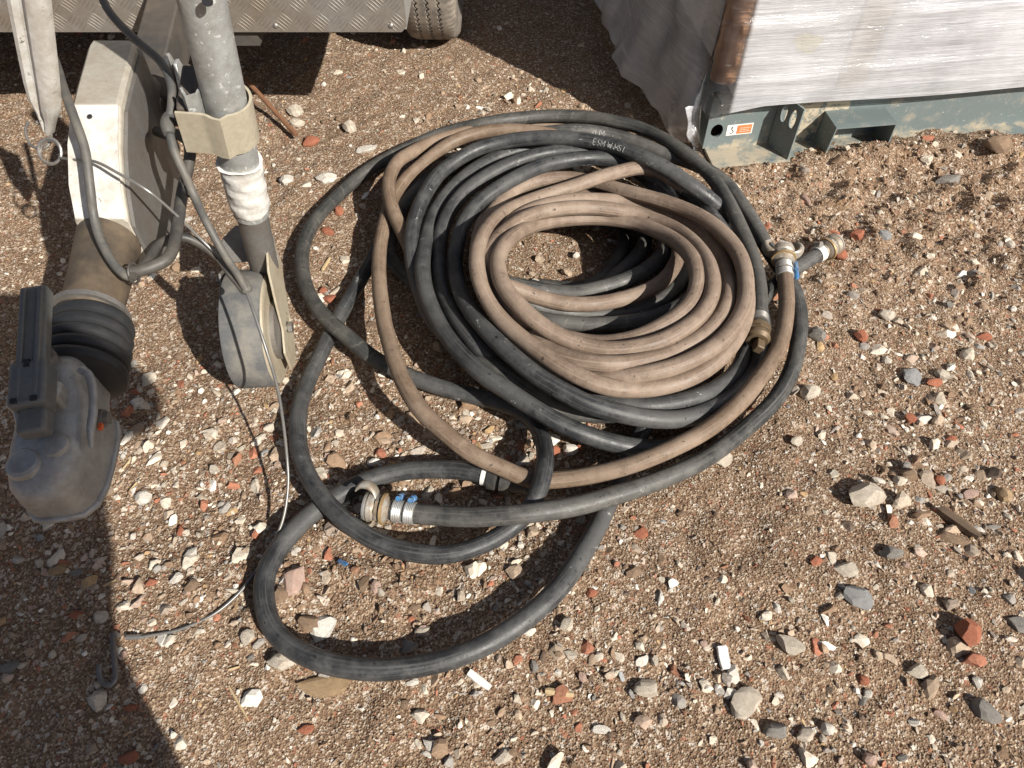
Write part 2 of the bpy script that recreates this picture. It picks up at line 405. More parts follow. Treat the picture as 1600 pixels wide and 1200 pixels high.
def tag(o, label, cat, group=None, kind=None):
    if label: o['label'] = label
    if cat: o['category'] = cat
    if group: o['group'] = group
    if kind: o['kind'] = kind
    return o
def thing(name, loc, label, cat, group=None):
    o = bpy.data.objects.new(name, None); o.empty_display_size = .05
    o.location = loc; COL.objects.link(o); ORG[o.name] = Vector(loc)
    return tag(o, label, cat, group)
def crom(pts, step=None, per=10):
    """Catmull-Rom through points (any dimension)"""
    p = np.array(pts, float); q = np.vstack([2 * p[0] - p[1], p, 2 * p[-1] - p[-2]]); out = []
    for i in range(len(p) - 1):
        a, b, c, d = q[i:i + 4]
        for k in range(per):
            t = k / per
            out.append(.5 * (2 * b + (c - a) * t + (2 * a - 5 * b + 4 * c - d) * t * t + (-a + 3 * b - 3 * c + d) * t ** 3))
    out.append(p[-1]); return np.array(out)
def PP(lst, per=8):
    """smooth path through surveyed (px, py, h)"""
    return [P(*q) for q in crom(lst, per=per)]

# ------------------------------------------------------------------ ground
def build_ground():
    inner = np.arange(-2.4, 2.4001, .0115)
    g = np.cumsum(.0115 * 1.33 ** np.arange(1, 29)); g = g[g < 150]
    xs = np.concatenate([-2.4 - g[::-1], inner, 2.4 + g])
    iy = np.arange(-.5, 3.4001, .0115)
    ys = np.concatenate([-.5 - g[::-1], iy, 3.4 + g])
    X, Y = np.meshgrid(xs, ys); Z = relief(X, Y)
    nx, ny = len(xs), len(ys)
    me = bpy.data.meshes.new('ground')
    me.vertices.add(nx * ny); me.vertices.foreach_set('co', np.stack([X, Y, Z], -1).astype(np.float32).ravel())
    idx = np.arange(nx * ny).reshape(ny, nx)
    q = np.stack([idx[:-1, :-1], idx[:-1, 1:], idx[1:, 1:], idx[1:, :-1]], -1).reshape(-1, 4)
    me.loops.add(q.size); me.loops.foreach_set('vertex_index', q.ravel().astype(np.int32))
    me.polygons.add(len(q)); me.polygons.foreach_set('loop_start', np.arange(0, q.size, 4, dtype=np.int32))
    me.polygons.foreach_set('use_smooth', np.ones(len(q), bool))
    me.update(); me.validate(); me.materials.append(M['soil'])
    o = bpy.data.objects.new('ground', me); COL.objects.link(o)
    tag(o, None, None, kind='structure')
build_ground()

PAL = np.array([(.66, .59, .48), (.45, .35, .255), (.28, .19, .125), (.36, .335, .30), (.40, .165, .10), (.50, .34, .18), (.78, .74, .66), (.12, .09, .07), (.54, .42, .34), (.30, .31, .31)])
PW = np.array([.24, .24, .25, .06, .075, .03, .06, .03, .05, .01]); PW /= PW.sum()
def pebbles(name, n, rmin, rmax, base_v, base_f, seed, power=2.0, dens=None, sink=.25, jit=.35, pw=None, flat=.72, an=(.65, 1.25), dusty=.65):
    rs = np.random.RandomState(seed)
    pts = np.zeros((0, 2))
    while len(pts) < n:
        y = rs.uniform(.02, 3.1, n * 2); x = rs.uniform(-2.4, 2.4, n * 2)
        ok = np.abs(x) < .69 * (y * CP + CAM_H * SP) + .22
        if dens is not None: ok &= rs.rand(n * 2) < dens(x, y)
        pts = np.vstack([pts, np.stack([x, y], -1)[ok]])
    pts = pts[:n]
    r = rmin + (rmax - rmin) * rs.rand(n) ** power
    bv = np.array(base_v, float); bf = np.array(base_f); nv = len(bv)
    q = rs.normal(size=(n, 4)); q /= np.linalg.norm(q, axis=1)[:, None]
    w, a, b, c = q.T
    R = np.stack([1 - 2 * (b * b + c * c), 2 * (a * b - c * w), 2 * (a * c + b * w), 2 * (a * b + c * w), 1 - 2 * (a * a + c * c), 2 * (b * c - a * w), 2 * (a * c - b * w), 2 * (b * c + a * w), 1 - 2 * (a * a + b * b)], -1).reshape(n, 3, 3)
    v = bv[None] * (1 + jit * rs.uniform(-1, 1, (n, nv, 1))) * rs.uniform(an[0], an[1], (n, 1, 3))
    v = np.einsum('nij,nkj->nki', R, v)
    v[:, :, 2] *= flat
    v *= r[:, None, None]
    v[:, :, 0] += pts[:, None, 0]; v[:, :, 1] += pts[:, None, 1]
    v[:, :, 2] += (relief(pts[:, 0], pts[:, 1]) + r * (sink + rs.uniform(-.3, .15, n)))[:, None]
    f = (bf[None] + (np.arange(n) * nv)[:, None, None]).reshape(-1, 3)
    col = PAL[rs.choice(len(PAL), n, p=PW if pw is None else pw)] * rs.uniform(.72, 1.15, (n, 1))
    du = rs.rand(n, 1) ** 1.6 * dusty; col = col * (1 - du) + np.array([.245, .155, .094]) * du      # earth dust clinging to most of them
    me = bpy.data.meshes.new(name)
    me.vertices.add(n * nv); me.vertices.foreach_set('co', v.astype(np.float32).ravel())
    me.loops.add(f.size); me.loops.foreach_set('vertex_index', f.ravel().astype(np.int32))
    me.polygons.add(len(f)); me.polygons.foreach_set('loop_start', np.arange(0, f.size, 3, dtype=np.int32))
    me.polygons.foreach_set('use_smooth', np.zeros(len(f), bool)); me.update()
    at = me.attributes.new('col', 'FLOAT_COLOR', 'POINT')
    cc = np.ones((n, nv, 4), np.float32); cc[:, :, :3] = col[:, None, :]
    at.data.foreach_set('color', cc.ravel())
    me.materials.append(M['gravel'])
    o = bpy.data.objects.new(name, me); COL.objects.link(o)
    return o
OCT_V = [(1, 0, 0), (-1, 0, 0), (0, 1, 0), (0, -1, 0), (0, 0, 1), (0, 0, -1)]
OCT_F = [(0, 2, 4), (2, 1, 4), (1, 3, 4), (3, 0, 4), (2, 0, 5), (1, 2, 5), (3, 1, 5), (0, 3, 5)]
PHI = (1 + 5 ** .5) / 2
ICO_V = [tuple(c / math.hypot(1, PHI) for c in v) for v in [(-1, PHI, 0), (1, PHI, 0), (-1, -PHI, 0), (1, -PHI, 0), (0, -1, PHI), (0, 1, PHI), (0, -1, -PHI), (0, 1, -PHI), (PHI, 0, -1), (PHI, 0, 1), (-PHI, 0, -1), (-PHI, 0, 1)]]
ICO_F = [(0, 11, 5), (0, 5, 1), (0, 1, 7), (0, 7, 10), (0, 10, 11), (1, 5, 9), (5, 11, 4), (11, 10, 2), (10, 7, 6), (7, 1, 8), (3, 9, 4), (3, 4, 2), (3, 2, 6), (3, 6, 8), (3, 8, 9), (4, 9, 5), (2, 4, 11), (6, 2, 10), (8, 6, 7), (9, 8, 1)]
def dens_med(x, y):
    d = .22 + .75 * np.clip((vnoise(x * 2.6, y * 2.6, 21) - .40) * 3.2, 0, 1) + .3 * np.clip((vnoise(x * 9, y * 9, 22) - .5) * 2, 0, 1)
    d = d + .5 * np.exp(-((x - .93) / .22) ** 2 - ((y - 1.0) / .25) ** 2)
    d = d + .35 * np.exp(-((x + .5) / .16) ** 2 - ((y - .62) / .2) ** 2)
    d = d * (1 - .55 * np.clip((y - 1.6) / .5, 0, 1) * (x < .45))
    return np.clip(d, 0, 1)
def dens_small(x, y):
    return np.clip(.45 + .75 * vnoise(x * 5, y * 5, 31), 0, 1) * (1 - .35 * np.clip((y - 1.6) / .6, 0, 1))
CUB_V = [(x, y, z) for z in (-.75, .75) for y in (-.75, .75) for x in (-.75, .75)]
CUB_F = [(0, 2, 3), (0, 3, 1), (4, 5, 7), (4, 7, 6), (0, 1, 5), (0, 5, 4), (2, 6, 7), (2, 7, 3), (0, 4, 6), (0, 6, 2), (1, 3, 7), (1, 7, 5)]
import bmesh
def cut_ico(seed, cuts=9):
    rs = random.Random(seed); bm = bmesh.new(); bmesh.ops.create_icosphere(bm, subdivisions=2, radius=1.0)
    for v in bm.verts: v.co *= 1 + rs.uniform(-.04, .04)
    for _ in range(cuts):
        n = Vector((rs.gauss(0, 1), rs.gauss(0, 1), rs.gauss(0, 1))).normalized(); d = rs.uniform(.30, .66)
        for v in bm.verts:
            k = v.co.dot(n) - d
            if k > 0: v.co -= n * k
    bmesh.ops.remove_doubles(bm, verts=bm.verts, dist=.16); bmesh.ops.triangulate(bm, faces=bm.faces)
    bm.verts.index_update()
    r = [tuple(v.co) for v in bm.verts], [tuple(v.index for v in f.verts) for f in bm.faces]; bm.free(); return r
def dens_big(x, y):
    d = .12 + .9 * np.clip((vnoise(x * 2.6, y * 2.6, 21) - .45) * 3.0, 0, 1)
    d = d + .9 * np.exp(-((x - .93) / .17) ** 2 - ((y - 1.02) / .22) ** 2) + .6 * np.exp(-((x + .5) / .16) ** 2 - ((y - .62) / .2) ** 2)
    return np.clip(d, 0, 1) * (1 - .72 * np.clip((y - 1.5) / .5, 0, 1) * (x < .45))
clodw = np.array([.05, .14, .62, .05, .02, .02, .01, .07, .02, 0]); clodw /= clodw.sum()
tag(pebbles('gravel', 120000, .0009, .0025, OCT_V, OCT_F, 3, 1.6, dens_small), 'fine brown grit and small chips covering the whole ground', 'gravel', kind='stuff')
bv, bf = cut_ico(80, 9); pass
tag(pebbles('small_stones', 14000, .0018, .0050, OCT_V, OCT_F, 5, 2.2, dens_med, .12, .30, None, .75, (.6, 1.3), .7), 'scattered cream and brown grit over the brown soil', 'gravel', kind='stuff')
tag(pebbles('small_stones', 14000, .0026, .0088, bv, bf, 6, 2.6, dens_med, .12, .10, None, .75, (.55, 1.3), .7), 'scattered pale and reddish pebbles over the brown soil', 'gravel', kind='stuff')
chipw = np.array([.36, .14, .10, .10, .07, .03, .14, .01, .04, .01]); chipw /= chipw.sum()
for q in range(4):
    bv, bf = cut_ico(50 + q, 8 + q)
    tag(pebbles('stone_chips', 1500, .0050, .0215, bv, bf, 60 + q, 3.4, dens_big, .02, .10, chipw, .72, (.5, 1.35), .55), ('pale angular chips', 'mixed angular chips', 'flat broken chips', 'broken stone chips')[q] + ' spread through the gravel', 'gravel', kind='stuff')
bv, bf = cut_ico(91, 9)
tag(pebbles('soil_clods', 4200, .0025, .0105, bv, bf, 71, 3.2, lambda x, y: clodmask(x, y) * (y < 1.78), .02, .18, clodw, .9, (.6, 1.25), .8), 'dark crumbly soil clods in front of the skid', 'soil', kind='stuff')

# ------------------------------------------------------------------ wrapped pack on a steel skid (right)
from mathutils.geometry import tessellate_polygon
def holed_plate(mb, outer, holes, o, X, Y, Z, t):
    loops = [[Vector((a, b, 0)) for a, b in lp] for lp in [outer] + holes]
    flat = [q for lp in loops for q in lp]
    tris = tessellate_polygon(loops)
    n = len(flat); o = Vector(o)
    a = [o + X * q.x + Y * q.y for q in flat]; b = [q + Z * t for q in a]
    fs = [tuple(q) for q in tris] + [tuple(i + n for i in reversed(q)) for q in tris]
    k = 0
    for lp in loops:
        m = len(lp)
        fs += [(k + i, k + (i + 1) % m, n + k + (i + 1) % m, n + k + i) for i in range(m)]; k += m
    mb.add(a + b, fs); return mb
def ell(cx, cy, rx, ry, n=18, rot=0): 
    return [(cx + rx * math.cos(q) * math.cos(rot) - ry * math.sin(q) * math.sin(rot), cy + rx * math.cos(q) * math.sin(rot) + ry * math.sin(q) * math.cos(rot)) for q in [2 * math.pi * i / n for i in range(n)]]

TH = math.radians(7.5)
SU, SV, SZ = Vector((math.cos(TH), math.sin(TH), 0)), Vector((-math.sin(TH), math.cos(TH), 0)), Vector((0, 0, 1))
SO = Vector((.50, 1.704, 0))
def Q(a, b, h): return SO + SU * a + SV * b + SZ * h
def build_skid():
    root = thing('wrapped_pack', SO, 'white panel pack in stretch film on a green grey steel skid', 'panel pack')
    mb = MB(); holed_plate(mb, [(0, .012), (.195, .012), (.195, .157), (0, .157)], [ell(.022, .062, .016, .019, 16)], Q(0, 0, 0), SU, SZ, SV, .006)
    web = mk('rail_web', mb, 'skid', root)
    mb = MB().box(Q(.2775, .003, .0845), .0825, .003, .0725, (SU, SV, SZ)); mk('rail_web', mb, 'mudskid', root)['label'] = 'stretch of rail splashed with pale dried mud'
    mb = MB().box(Q(1.28, .003, .0845), .92, .003, .0725, (SU, SV, SZ)); mk('rail_web', mb, 'skid', root)
    mb = MB().box(Q(1.1, -.036, .008), 1.1, .039, .004, (SU, SV, SZ)); mk('rail_flange', mb, 'skid', root, bevel=.001)
    mb = MB().box(Q(1.1, -.020, .1605), 1.1, .023, .0035, (SU, SV, SZ)); mk('rail_flange', mb, 'skid', root, bevel=.001)
    mb = MB().box(Q(-.003, .80, .0845), .003, .80, .0725, (SU, SV, SZ)); mk('side_rail', mb, 'skid', root)
    mb = MB().box(Q(.02, .80, .1605), .023, .775, .0035, (SU, SV, SZ)); mk('side_rail', mb, 'skid', root)
    mb = MB().box(Q(1.1, 1.603, .0845), 1.1, .003, .0725, (SU, SV, SZ)); mk('rear_rail', mb, 'skid', root)
    # gusset with two oval holes, set askew between web and flange edge
    gx = (SV * -.073 + SU * .028)
    gl = gx.length; gx.normalize(); gn = gx.cross(SZ)
    mb = MB(); holed_plate(mb, [(0, .0125), (gl, .0125), (gl, .156), (0, .156)], [ell(gl * .30, .115, .0095, .026), ell(gl * .70, .115, .0095, .026)], Q(.172, -.0005, 0), gx, SZ, gn, .005)
    mk('gusset_plate', mb, 'skid', root)
    # fork pocket
    w, d0, hh = .158, .075, .092
    mb = MB(); o = Q(.298, -.0755, 0)
    mb.strip([(0, .0125), (.002, hh), (w - .002, hh), (w, .0125)], o, SU, SZ, SV, d0, .005); mk('fork_pocket', mb, 'skid', root)
    # sticker
    s0 = Q(.048, -.0012, .046); tl = math.radians(2)
    X = (SU * math.cos(tl) + SZ * math.sin(tl)); Y = SZ * math.cos(tl) - SU * math.sin(tl)
    st = mk('sticker', MB().prism([(0, 0), (.068, 0), (.068, .030), (0, .030)], s0, X, Y, SV, .0009), 'stickw', root)
    mk('orange_panel', MB().prism([(.027, .003), (.065, .003), (.065, .027), (.027, .027)], s0 - SV * .0006, X, Y, SV, .0005), 'sticko', st)
    mk('white_lines', MB().prism([(.034, .0185), (.061, .0185), (.061, .0192), (.034, .0192)], s0 - SV * .001, X, Y, SV, .0003).prism([(.034, .0135), (.058, .0135), (.058, .0142), (.034, .0142)], s0 - SV * .001, X, Y, SV, .0003).prism([(.034, .0085), (.061, .0085), (.061, .0092), (.034, .0092)], s0 - SV * .001, X, Y, SV, .0003), 'stickw', st)
    hk = [(.0135 + .0052 * math.cos(q), .0105 + .0052 * math.sin(q)) for q in np.linspace(math.radians(200), math.radians(430), 14)] + [(.0135, .0185)] + [(.0135 + .0022 * math.cos(q), .0225 + .0022 * math.sin(q)) for q in np.linspace(-math.pi / 2, 1.3 * math.pi, 12)]
    mb = MB(); mb.strip(hk, s0 - SV * .0008, X, Y, SV, .0005, .0016); mk('hook_symbol', mb, 'ink', st)
    # panels lying in the pack
    for k in range(22):
        h0 = .168 + .05 * k
        for part, (a0, a1) in enumerate(((.030, .285), (.362, 2.18), (.287, .360))):
            mb = MB().box(Q((a0 + a1) / 2, .76 + .002 * (k % 3), h0 + .0245), (a1 - a0) / 2, .79, .0235, (SU, SV, SZ))
            mk('panel', mb, ('panel', 'panelrib', 'beigeboard')[part], root, bevel=.007)
    def onfront(px, py, b):
        p0, p1 = P(px, py, 0), Vector((0, 0, CAM_H)); dd = p0 - p1; k = (Q(0, b, 0) - p1).dot(SV) / dd.dot(SV); return p1 + dd * k
    mb = MB(); c0 = onfront(1262, 68, -.0312)
    mb.prism([(.032 * math.cos(q) * (1 + .25 * math.sin(3 * q)), .026 * math.sin(q) * (1 + .3 * math.cos(2 * q + 1))) for q in np.linspace(0, 2 * math.pi, 22)[:-1]], c0, SU, SZ, SV, .0008)
    mk('yellow_smear', mb, 'yellow', root)
    # brown corner board
    mk('corner_post', MB().lathe(Q(-.004, -.021, .222), SZ, [(0, .024), (.0, .0305), (1.04, .0305), (1.04, .024)], 36), 'card', root)
    # the film: front wall, round the corner and a loose skirt on the left side
    rs = np.random.RandomState(4)
    nh = 150; cols = []
    for b in np.concatenate([np.linspace(1.35, .05, 60), np.linspace(.04, -.02, 6)]): cols.append(('s', b))
    for q in np.linspace(0, math.pi / 2, 7): cols.append(('c', q))
    for a in np.linspace(.0, 2.22, 130): cols.append(('f', a))
    hs = np.linspace(0, 1, nh); vs = []
    for ci, (kd, val) in enumerate(cols):
        for t in hs:
            if kd == 'f':
                lo = .158 + .003 * math.sin(val * 9) - .012 * max(0, 1 - val / .10)
                h = 1.27 + (lo - 1.27) * t
                nz = .0045 * (float(vnoise(np.array([val * 2.2]), np.array([h * 62]), 41)[0]) - .5) + .004 * (float(vnoise(np.array([val * 7 + h * 5]), np.array([h * 25]), 42)[0]) - .5)
                taut = 1 if h > .215 else .4
                p = Q(val, -.0565 - max(0, nz) * taut * 1.6, h)
            elif kd == 'c':
                lo = .140 + .012 * math.sin(val * 5); h = 1.27 + (lo - 1.27) * t
                nz = .006 * (float(vnoise(np.array([val * 2]), np.array([h * 40]), 43)[0]) - .5)
                r = .036 + nz + .02 * max(0, (.2 - h) / .1) * .5
                p = Q(-.003 - r * math.cos(val), -.020 - r * math.sin(val), h)
            else:
                wav = float(vnoise(np.array([val * 6.0]), np.array([1.0]), 44)[0])
                lo = (.03 + .06 * wav) if val > .1 else .02
                h = 1.27 + (lo - 1.27) * t
                k = max(0, (.62 - h) / .6) ** 1.3
                fl = (.055 + .11 * wav) * k * min(1, max(.12, (val + .03) / .22))
                nz = .036 * (float(vnoise(np.array([val * 13 + h * 6]), np.array([h * 7 - val * 9]), 45)[0]) - .5) * (.35 + k * 1.4)
                p = Q(-.039 - fl - nz, val, h)
            vs.append(p)
    nc = len(cols); fs = [(i * nh + j, (i + 1) * nh + j, (i + 1) * nh + j + 1, i * nh + j + 1) for i in range(nc - 1) for j in range(nh - 1)]
    mb = MB(); mb.add(vs, fs); mk('stretch_film', mb, 'film', root, smooth=180)
    # a torn strip of film hanging to the ground at the corner
    pts = PP([(1083, 165, .15), (1079, 195, .10), (1088, 225, .055), (1094, 245, .03), (1112, 268, .012)], 6)
    vs = []; 
    for i, p in enumerate(pts):
        w = .020 * (1 - .55 * i / len(pts)) ; tw = .9 * math.sin(i * .35)
        ax = (SU * math.cos(tw) + SV * math.sin(tw))
        for k in range(5):
            e = (k - 2) / 2; vs.append(p + ax * (w * e) + Vector((0, -.006 * abs(e) + .003 * math.sin(i * 1.7 + k * 2), 0)))
    mb = MB(); mb.add(vs, [(i * 5 + k, i * 5 + k + 1, i * 5 + k + 6, i * 5 + k + 5) for i in range(len(pts) - 1) for k in range(4)])
    mk('film_strip', mb, 'film', root, smooth=180)
build_skid()

# ------------------------------------------------------------------ towed machine (left): plate, wheel, drawbar, coupling, jockey wheel, cables
def build_trailer():
    root = thing('towed_compressor', (-.9, 2.3, 0), 'towed machine with chequer plate front, drawbar, ball coupling and jockey wheel', 'trailer')
    X, Y, Z = Vector((1, 0, 0)), Vector((0, 1, 0)), Vector((0, 0, 1))
    XR, YP, HB = -.232, 1.655, .346
    pl = mk('chequer_plate', MB().prism([(-2.05, 0.0), (-.012, 0), (0, .012), (0, .62), (-2.05, .62)], (XR, YP, HB), X, Z, Y, .004), 'alu', root)
    mb = MB(); c = .041
    for i in range(50):
        for j in range(15):
            ang = math.radians(45 if (i + j) % 2 else -45)
            cx, cz = -.022 - i * c, .022 + j * c
            dx, dz = math.cos(ang), math.sin(ang)
            for k in range(-2, 3):
                ox, oz = cx - dz * k * .0074, cz + dx * k * .0074
                L, W = .0165, .0017
                if ox < -2.03: continue
                o = Vector((XR + ox, YP, HB + oz)); t = X * dx + Z * dz; s = X * -dz + Z * dx
                a = [o - t * L, o - s * W, o + t * L, o + s * W]; tp = [o - t * L * .55 - Y * .0014, o + t * L * .55 - Y * .0014]
                mb.add(a + tp, [(0, 1, 5, 4), (1, 2, 5), (2, 3, 4, 5), (3, 0, 4)])
    tag(mk('tread_bars', mb, 'alu', pl, smooth=0), None, None, kind='stuff')
    for px in (430, 612):
        q = P(px, 44 if px < 500 else 36, HB + .012); mk('rivet', MB().lathe((q.x, YP + .001, HB + .014), -Y, [(0, .006), (.002, .0058), (.0038, .0035), (.0044, .0012)], 12), 'steel', pl)
    mk('canopy', MB().prism([(0, 0), (-2.05, 0), (-2.05, .75), (-1.9, .85), (-.15, .85), (0, .75)], (XR - .001, YP + .006, HB + .004), X, Z, Y, .33).prism([(-.11, 0), (-2.05, 0), (-2.05, .75), (-1.9, .85), (-.15, .85), (-.11, .75)], (XR - .001, YP + .338, HB + .004), X, Z, Y, 1.2), 'body', root)
    mk('chassis', MB().box((-1.3, 2.45, .325), .06, .78, .018).box((-.62, 2.45, .325), .05, .78, .018), 'under', root)
    mk('mudguard', MB().strip([(-.345 * math.cos(q), .345 * math.sin(q)) for q in np.linspace(.12, math.pi - .12, 20)], (-.318, 2.36, .29), Y, Z, X, .2, .004), 'under', root)
    # ---- wheel
    R, W = .290, .0775; wc = Vector((-.232, 2.36, R - .004))
    nA = 360; cross = []
    def zz(k, ph): return .0042 * (abs(((k + ph) % 4) - 2) - 1)
    rings = []
    for k in range(nA):
        th = 2 * math.pi * k / nA; ca, sa = math.cos(th), math.sin(th); z = zz(k, 0); notch = .004 if (k % 4) < 2 else 0
        pr = [(-W + .012, R * .62), (-W - .003, R * .80), (-W + .002, R - .018 - notch), (-W + .012, R - .006 - notch * .6), (-.050, R - .0012)]
        for g in (-.031, 0.0, .031):
            pr += [(g - .0030 + z, R), (g - .0022 + z, R - .009), (g + .0022 + z, R - .009), (g + .0030 + z, R)]
        pr += [(.050, R - .0012), (W - .012, R - .006 - notch * .6), (W - .002, R - .018 - notch), (W + .003, R * .80), (W - .012, R * .62)]
        rings.append([wc + X * a + (Y * ca + Z * sa) * r for a, r in pr])
    rings.append(rings[0])
    wh = mk('wheel', MB().lathe(wc - X * .05, X, [(0, R * .20), (.012, R * .55), (.0, R * .635), (.1, R * .635), (.09, R * .55), (.1, R * .2)], 40), 'galvdark', root)
    mb = MB(); mb.loft(rings, cap=False, closed=False); mk('tyre', mb, 'tyre', wh, smooth=35)
    mk('axle', MB().lathe(wc - X * 1.9, X, [(0, .03), (1.85, .03)], 16), 'under', root)
    # ---- drawbar line
    A = Vector((-.575, .518, .385)); d = Vector((-.115, .985, .062)).normalized()
    Rr = d.cross(Z).normalized(); U = Rr.cross(d)
    def D(s, w=0, h=0): return A + d * s + Rr * w + U * h
    mk('drawbar_tube', MB().lathe(D(.222), d, [(0, .046), (.022, .046), (.04, .042), (.10, .0435), (.17, .047), (.22, .050), (.33, .050)], 32), 'oily', root)
    mk('retaining_ring', MB().lathe(D(.232), d, [(-.004, .049), (-.004, .0535), (.004, .0535), (.004, .049)], 32), 'steel', root)
    mk('drawbar', MB().box(D(1.0, -.0, -.02), .45, .032, .045, (d, Rr, U)), 'under', root, bevel=.004)
    prof = [(.116, .040)]
    for k in range(5):
        s0 = .122 + k * .0205; r0 = .061 - .0012 * k
        prof += [(s0, r0 - .008), (s0 + .003, r0 - .002), (s0 + .010, r0), (s0 + .0165, r0 - .002), (s0 + .0198, r0 - .007)]
    prof += [(.226, .047)]
    mk('bellows', MB().lathe(D(0, .004, -.004), d, prof, 40), 'bellows', root)
    # ---- coupling head
    st = [(-.066, .016, .012, -.040), (-.060, .032, .022, -.047), (-.046, .045, .033, -.050), (-.022, .0525, .040, -.050), (.006, .055, .043, -.050), (.034, .0565, .043, -.048), (.056, .0565, .044, -.046), (.072, .052, .050, -.042), (.086, .043, .056, -.038), (.104, .0395, .056, -.036), (.126, .038, .050, -.036), (.150, .036, .040, -.036)]
    st = [(a, w * .86, t, b) for a, w, t, b in st]
    rings = []
    for s, w, t, b in st:
        ring = []
        for k in range(25):
            q = math.pi * k / 24; cq, sq = math.cos(q), math.sin(q)
            ring.append(D(s, w * math.copysign(abs(cq) ** .62, cq), b * .35 + (t - b * .35) * sq ** .62))
        ring += [D(s - .0, -w * 1.05, b * .8), D(s, -w * 1.0, b), D(s, w * 1.0, b), D(s, w * 1.05, b * .8)]
        rings.append(ring)
    cp = mk('coupling_head', MB().loft(rings), 'cast', root, smooth=60)
    rim = [D(s, w * 1.04, b + .004) for s, w, t, b in st[:8]]; rim2 = [D(s, -w * 1.04, b + .004) for s, w, t, b in st[:8]]
    mk('skirt_rim', MB().tube([rim[k] for k in range(7, -1, -1)] + rim2, .0052, 10), 'cast', cp)
    # cheek with rim and wear mark (right side), raised pads on the nose
    cc = D(.052, .050, .012)
    pts = [D(.098, .036, .050), D(.088, .047, .050), D(.066, .054, .045), D(.040, .0555, .037), D(.018, .0545, .031), D(.0, .053, .018)]
    mk('cheek_rib', MB().tube(crom(pts, per=5), [.0055] * 20 + [.0055, .005, .0045, .004, .0035, .003], 10), 'cast', cp)
    mk('pivot_bolt', MB().lathe(D(.046, .052, .012), Rr, [(0, .013), (.006, .013), (.0062, .009), (.012, .009)], 6), 'galvdark', cp)
    mk('wear_mark', MB().box(D(.032, .0565, .014), .004, .0022, .003, (d, Rr, U)), 'orange', cp)
    mk('nose_pad', MB().lathe(D(-.026, -.012, .033), U, [(0, .022), (.007, .020), (.0095, .016), (.0085, .010), (.008, .001)], 24), 'cast', cp)
    mk('nose_pad', MB().lathe(D(-.004, .018, .036), U, [(0, .019), (.006, .017), (.0085, .012), (.0085, .001)], 24), 'cast', cp)
    mk('hinge_block', MB().box(D(.060, -.012, .050), .020, .026, .016, (d, Rr, U)).box(D(.058, .018, .048), .014, .007, .020, (d, Rr, U)), 'cast', cp, bevel=.005)
    mk('bolt_head', MB().lathe(D(.112, -.006, .054), U, [(-.004, .0155), (.010, .0155), (.013, .013)], 6), 'galvdark', cp, bevel=.0012)
    mk('recess_pin', MB().tube([D(.052, -.030, .058), D(.030, -.024, .050), D(.018, -.022, .042)], .0055, 12), 'steel', cp)
    # ---- handle
    h0, h1 = P(59, 452, .505), P(49, 640, .468)
    ha, hb, hc = frame(h1 - h0, Z); L = (h1 - h0).length
    hd = mk('coupling_handle', MB().box((h0 + h1) / 2, L / 2, .0165, .011, (ha, hb, hc)), 'plastic', root, bevel=.006)
    mk('handle_ridge', MB().box((h0 + h1) / 2 - hb * .010 + hc * .0125, L / 2 - .006, .0035, .0035, (ha, hb, hc)).box((h0 + h1) / 2 + hb * .010 + hc * .0125, L / 2 - .006, .0035, .0035, (ha, hb, hc)), 'plastic', hd, bevel=.002)
    mk('handle_foot', MB().box(h1 - ha * .030 - hc * .001, .030, .0215, .0165, (ha, hb, hc)).box(h1 + ha * .012 - hc * .010, .018, .017, .012, (ha, hb, hc)), 'plastic', hd, bevel=.005)
    mk('slot', MB().box(h1 - ha * .055 + hc * .0140, .005, .003, .003, (ha, hb, hc)), 'ink', hd)
    for sg in (.010, -.012): mk('slot', MB().box(h1 - ha * .006 + hb * sg + hc * .0150, .003, .0035, .003, (ha, hb, hc)), 'ink', hd)
    # ---- gear housing of the adjustable drawbar
    sts = [(141, 207, 63, .545, .40), (136, 211, 70, .553, .37), (118, 194, 132, .560, .345), (110, 187, 162, .560, .335), (103, 186, 225, .527, .33), (105, 190, 290, .487, .345), (115, 199, 343, .452, .36)]
    rings = []
    for l, r, y, h, b in sts:
        a, c2 = P(l, y, h), P(r, y, h)
        wv = (c2 - a).normalized()
        rings.append([a - Z * .006, a + wv * .006, c2 - wv * .006, c2 - Z * .006, Vector((c2.x, c2.y, b)), Vector((a.x, a.y, b))])
    gh = mk('gear_housing', MB().loft(rings), 'greypaint', root, smooth=25, bevel=.0015)
    # white painted cover plate over the front slope
    rows = []
    for l, r, y, h in ((110, 186, 164, .5615), (104, 185, 226, .5285), (106, 189, 290, .4885), (116, 198, 341, .4540)):
        a, c2 = P(l + 1.5, y, h), P(r - 1.5, y, h); rows.append([a, a + (c2 - a) * .35, a + (c2 - a) * .7, c2, c2 - Z * .003, a - Z * .003])
    mk('cover_plate', MB().loft(rows), 'whitepaint', gh, smooth=20)
    mk('hole', MB().lathe(P(140, 181, .5555), Z, [(-.002, .0035), (.0008, .0035)], 14), 'ink', gh)
    bp = P(211, 205, .455); mk('bolt_head', MB().lathe(bp - Rr * .012, Rr, [(0, .019), (.0142, .019), (.0143, .0125), (.024, .0125), (.026, .010)], 24), 'galvdark', gh)
    sidep = [P(r + 1, y, h) for l, r, y, h, b in sts]
    mb = MB(); mb.loft([[q + Rr * .0005 - Z * .014, q + Rr * .006 - Z * .014, Vector((q.x, q.y, b - .012)) + Rr * .006, Vector((q.x, q.y, b - .012)) + Rr * .0005] for q, (l, r, y, h, b) in zip(sidep, sts)])
    mk('side_cheek', mb, 'galvdark', gh, smooth=25)
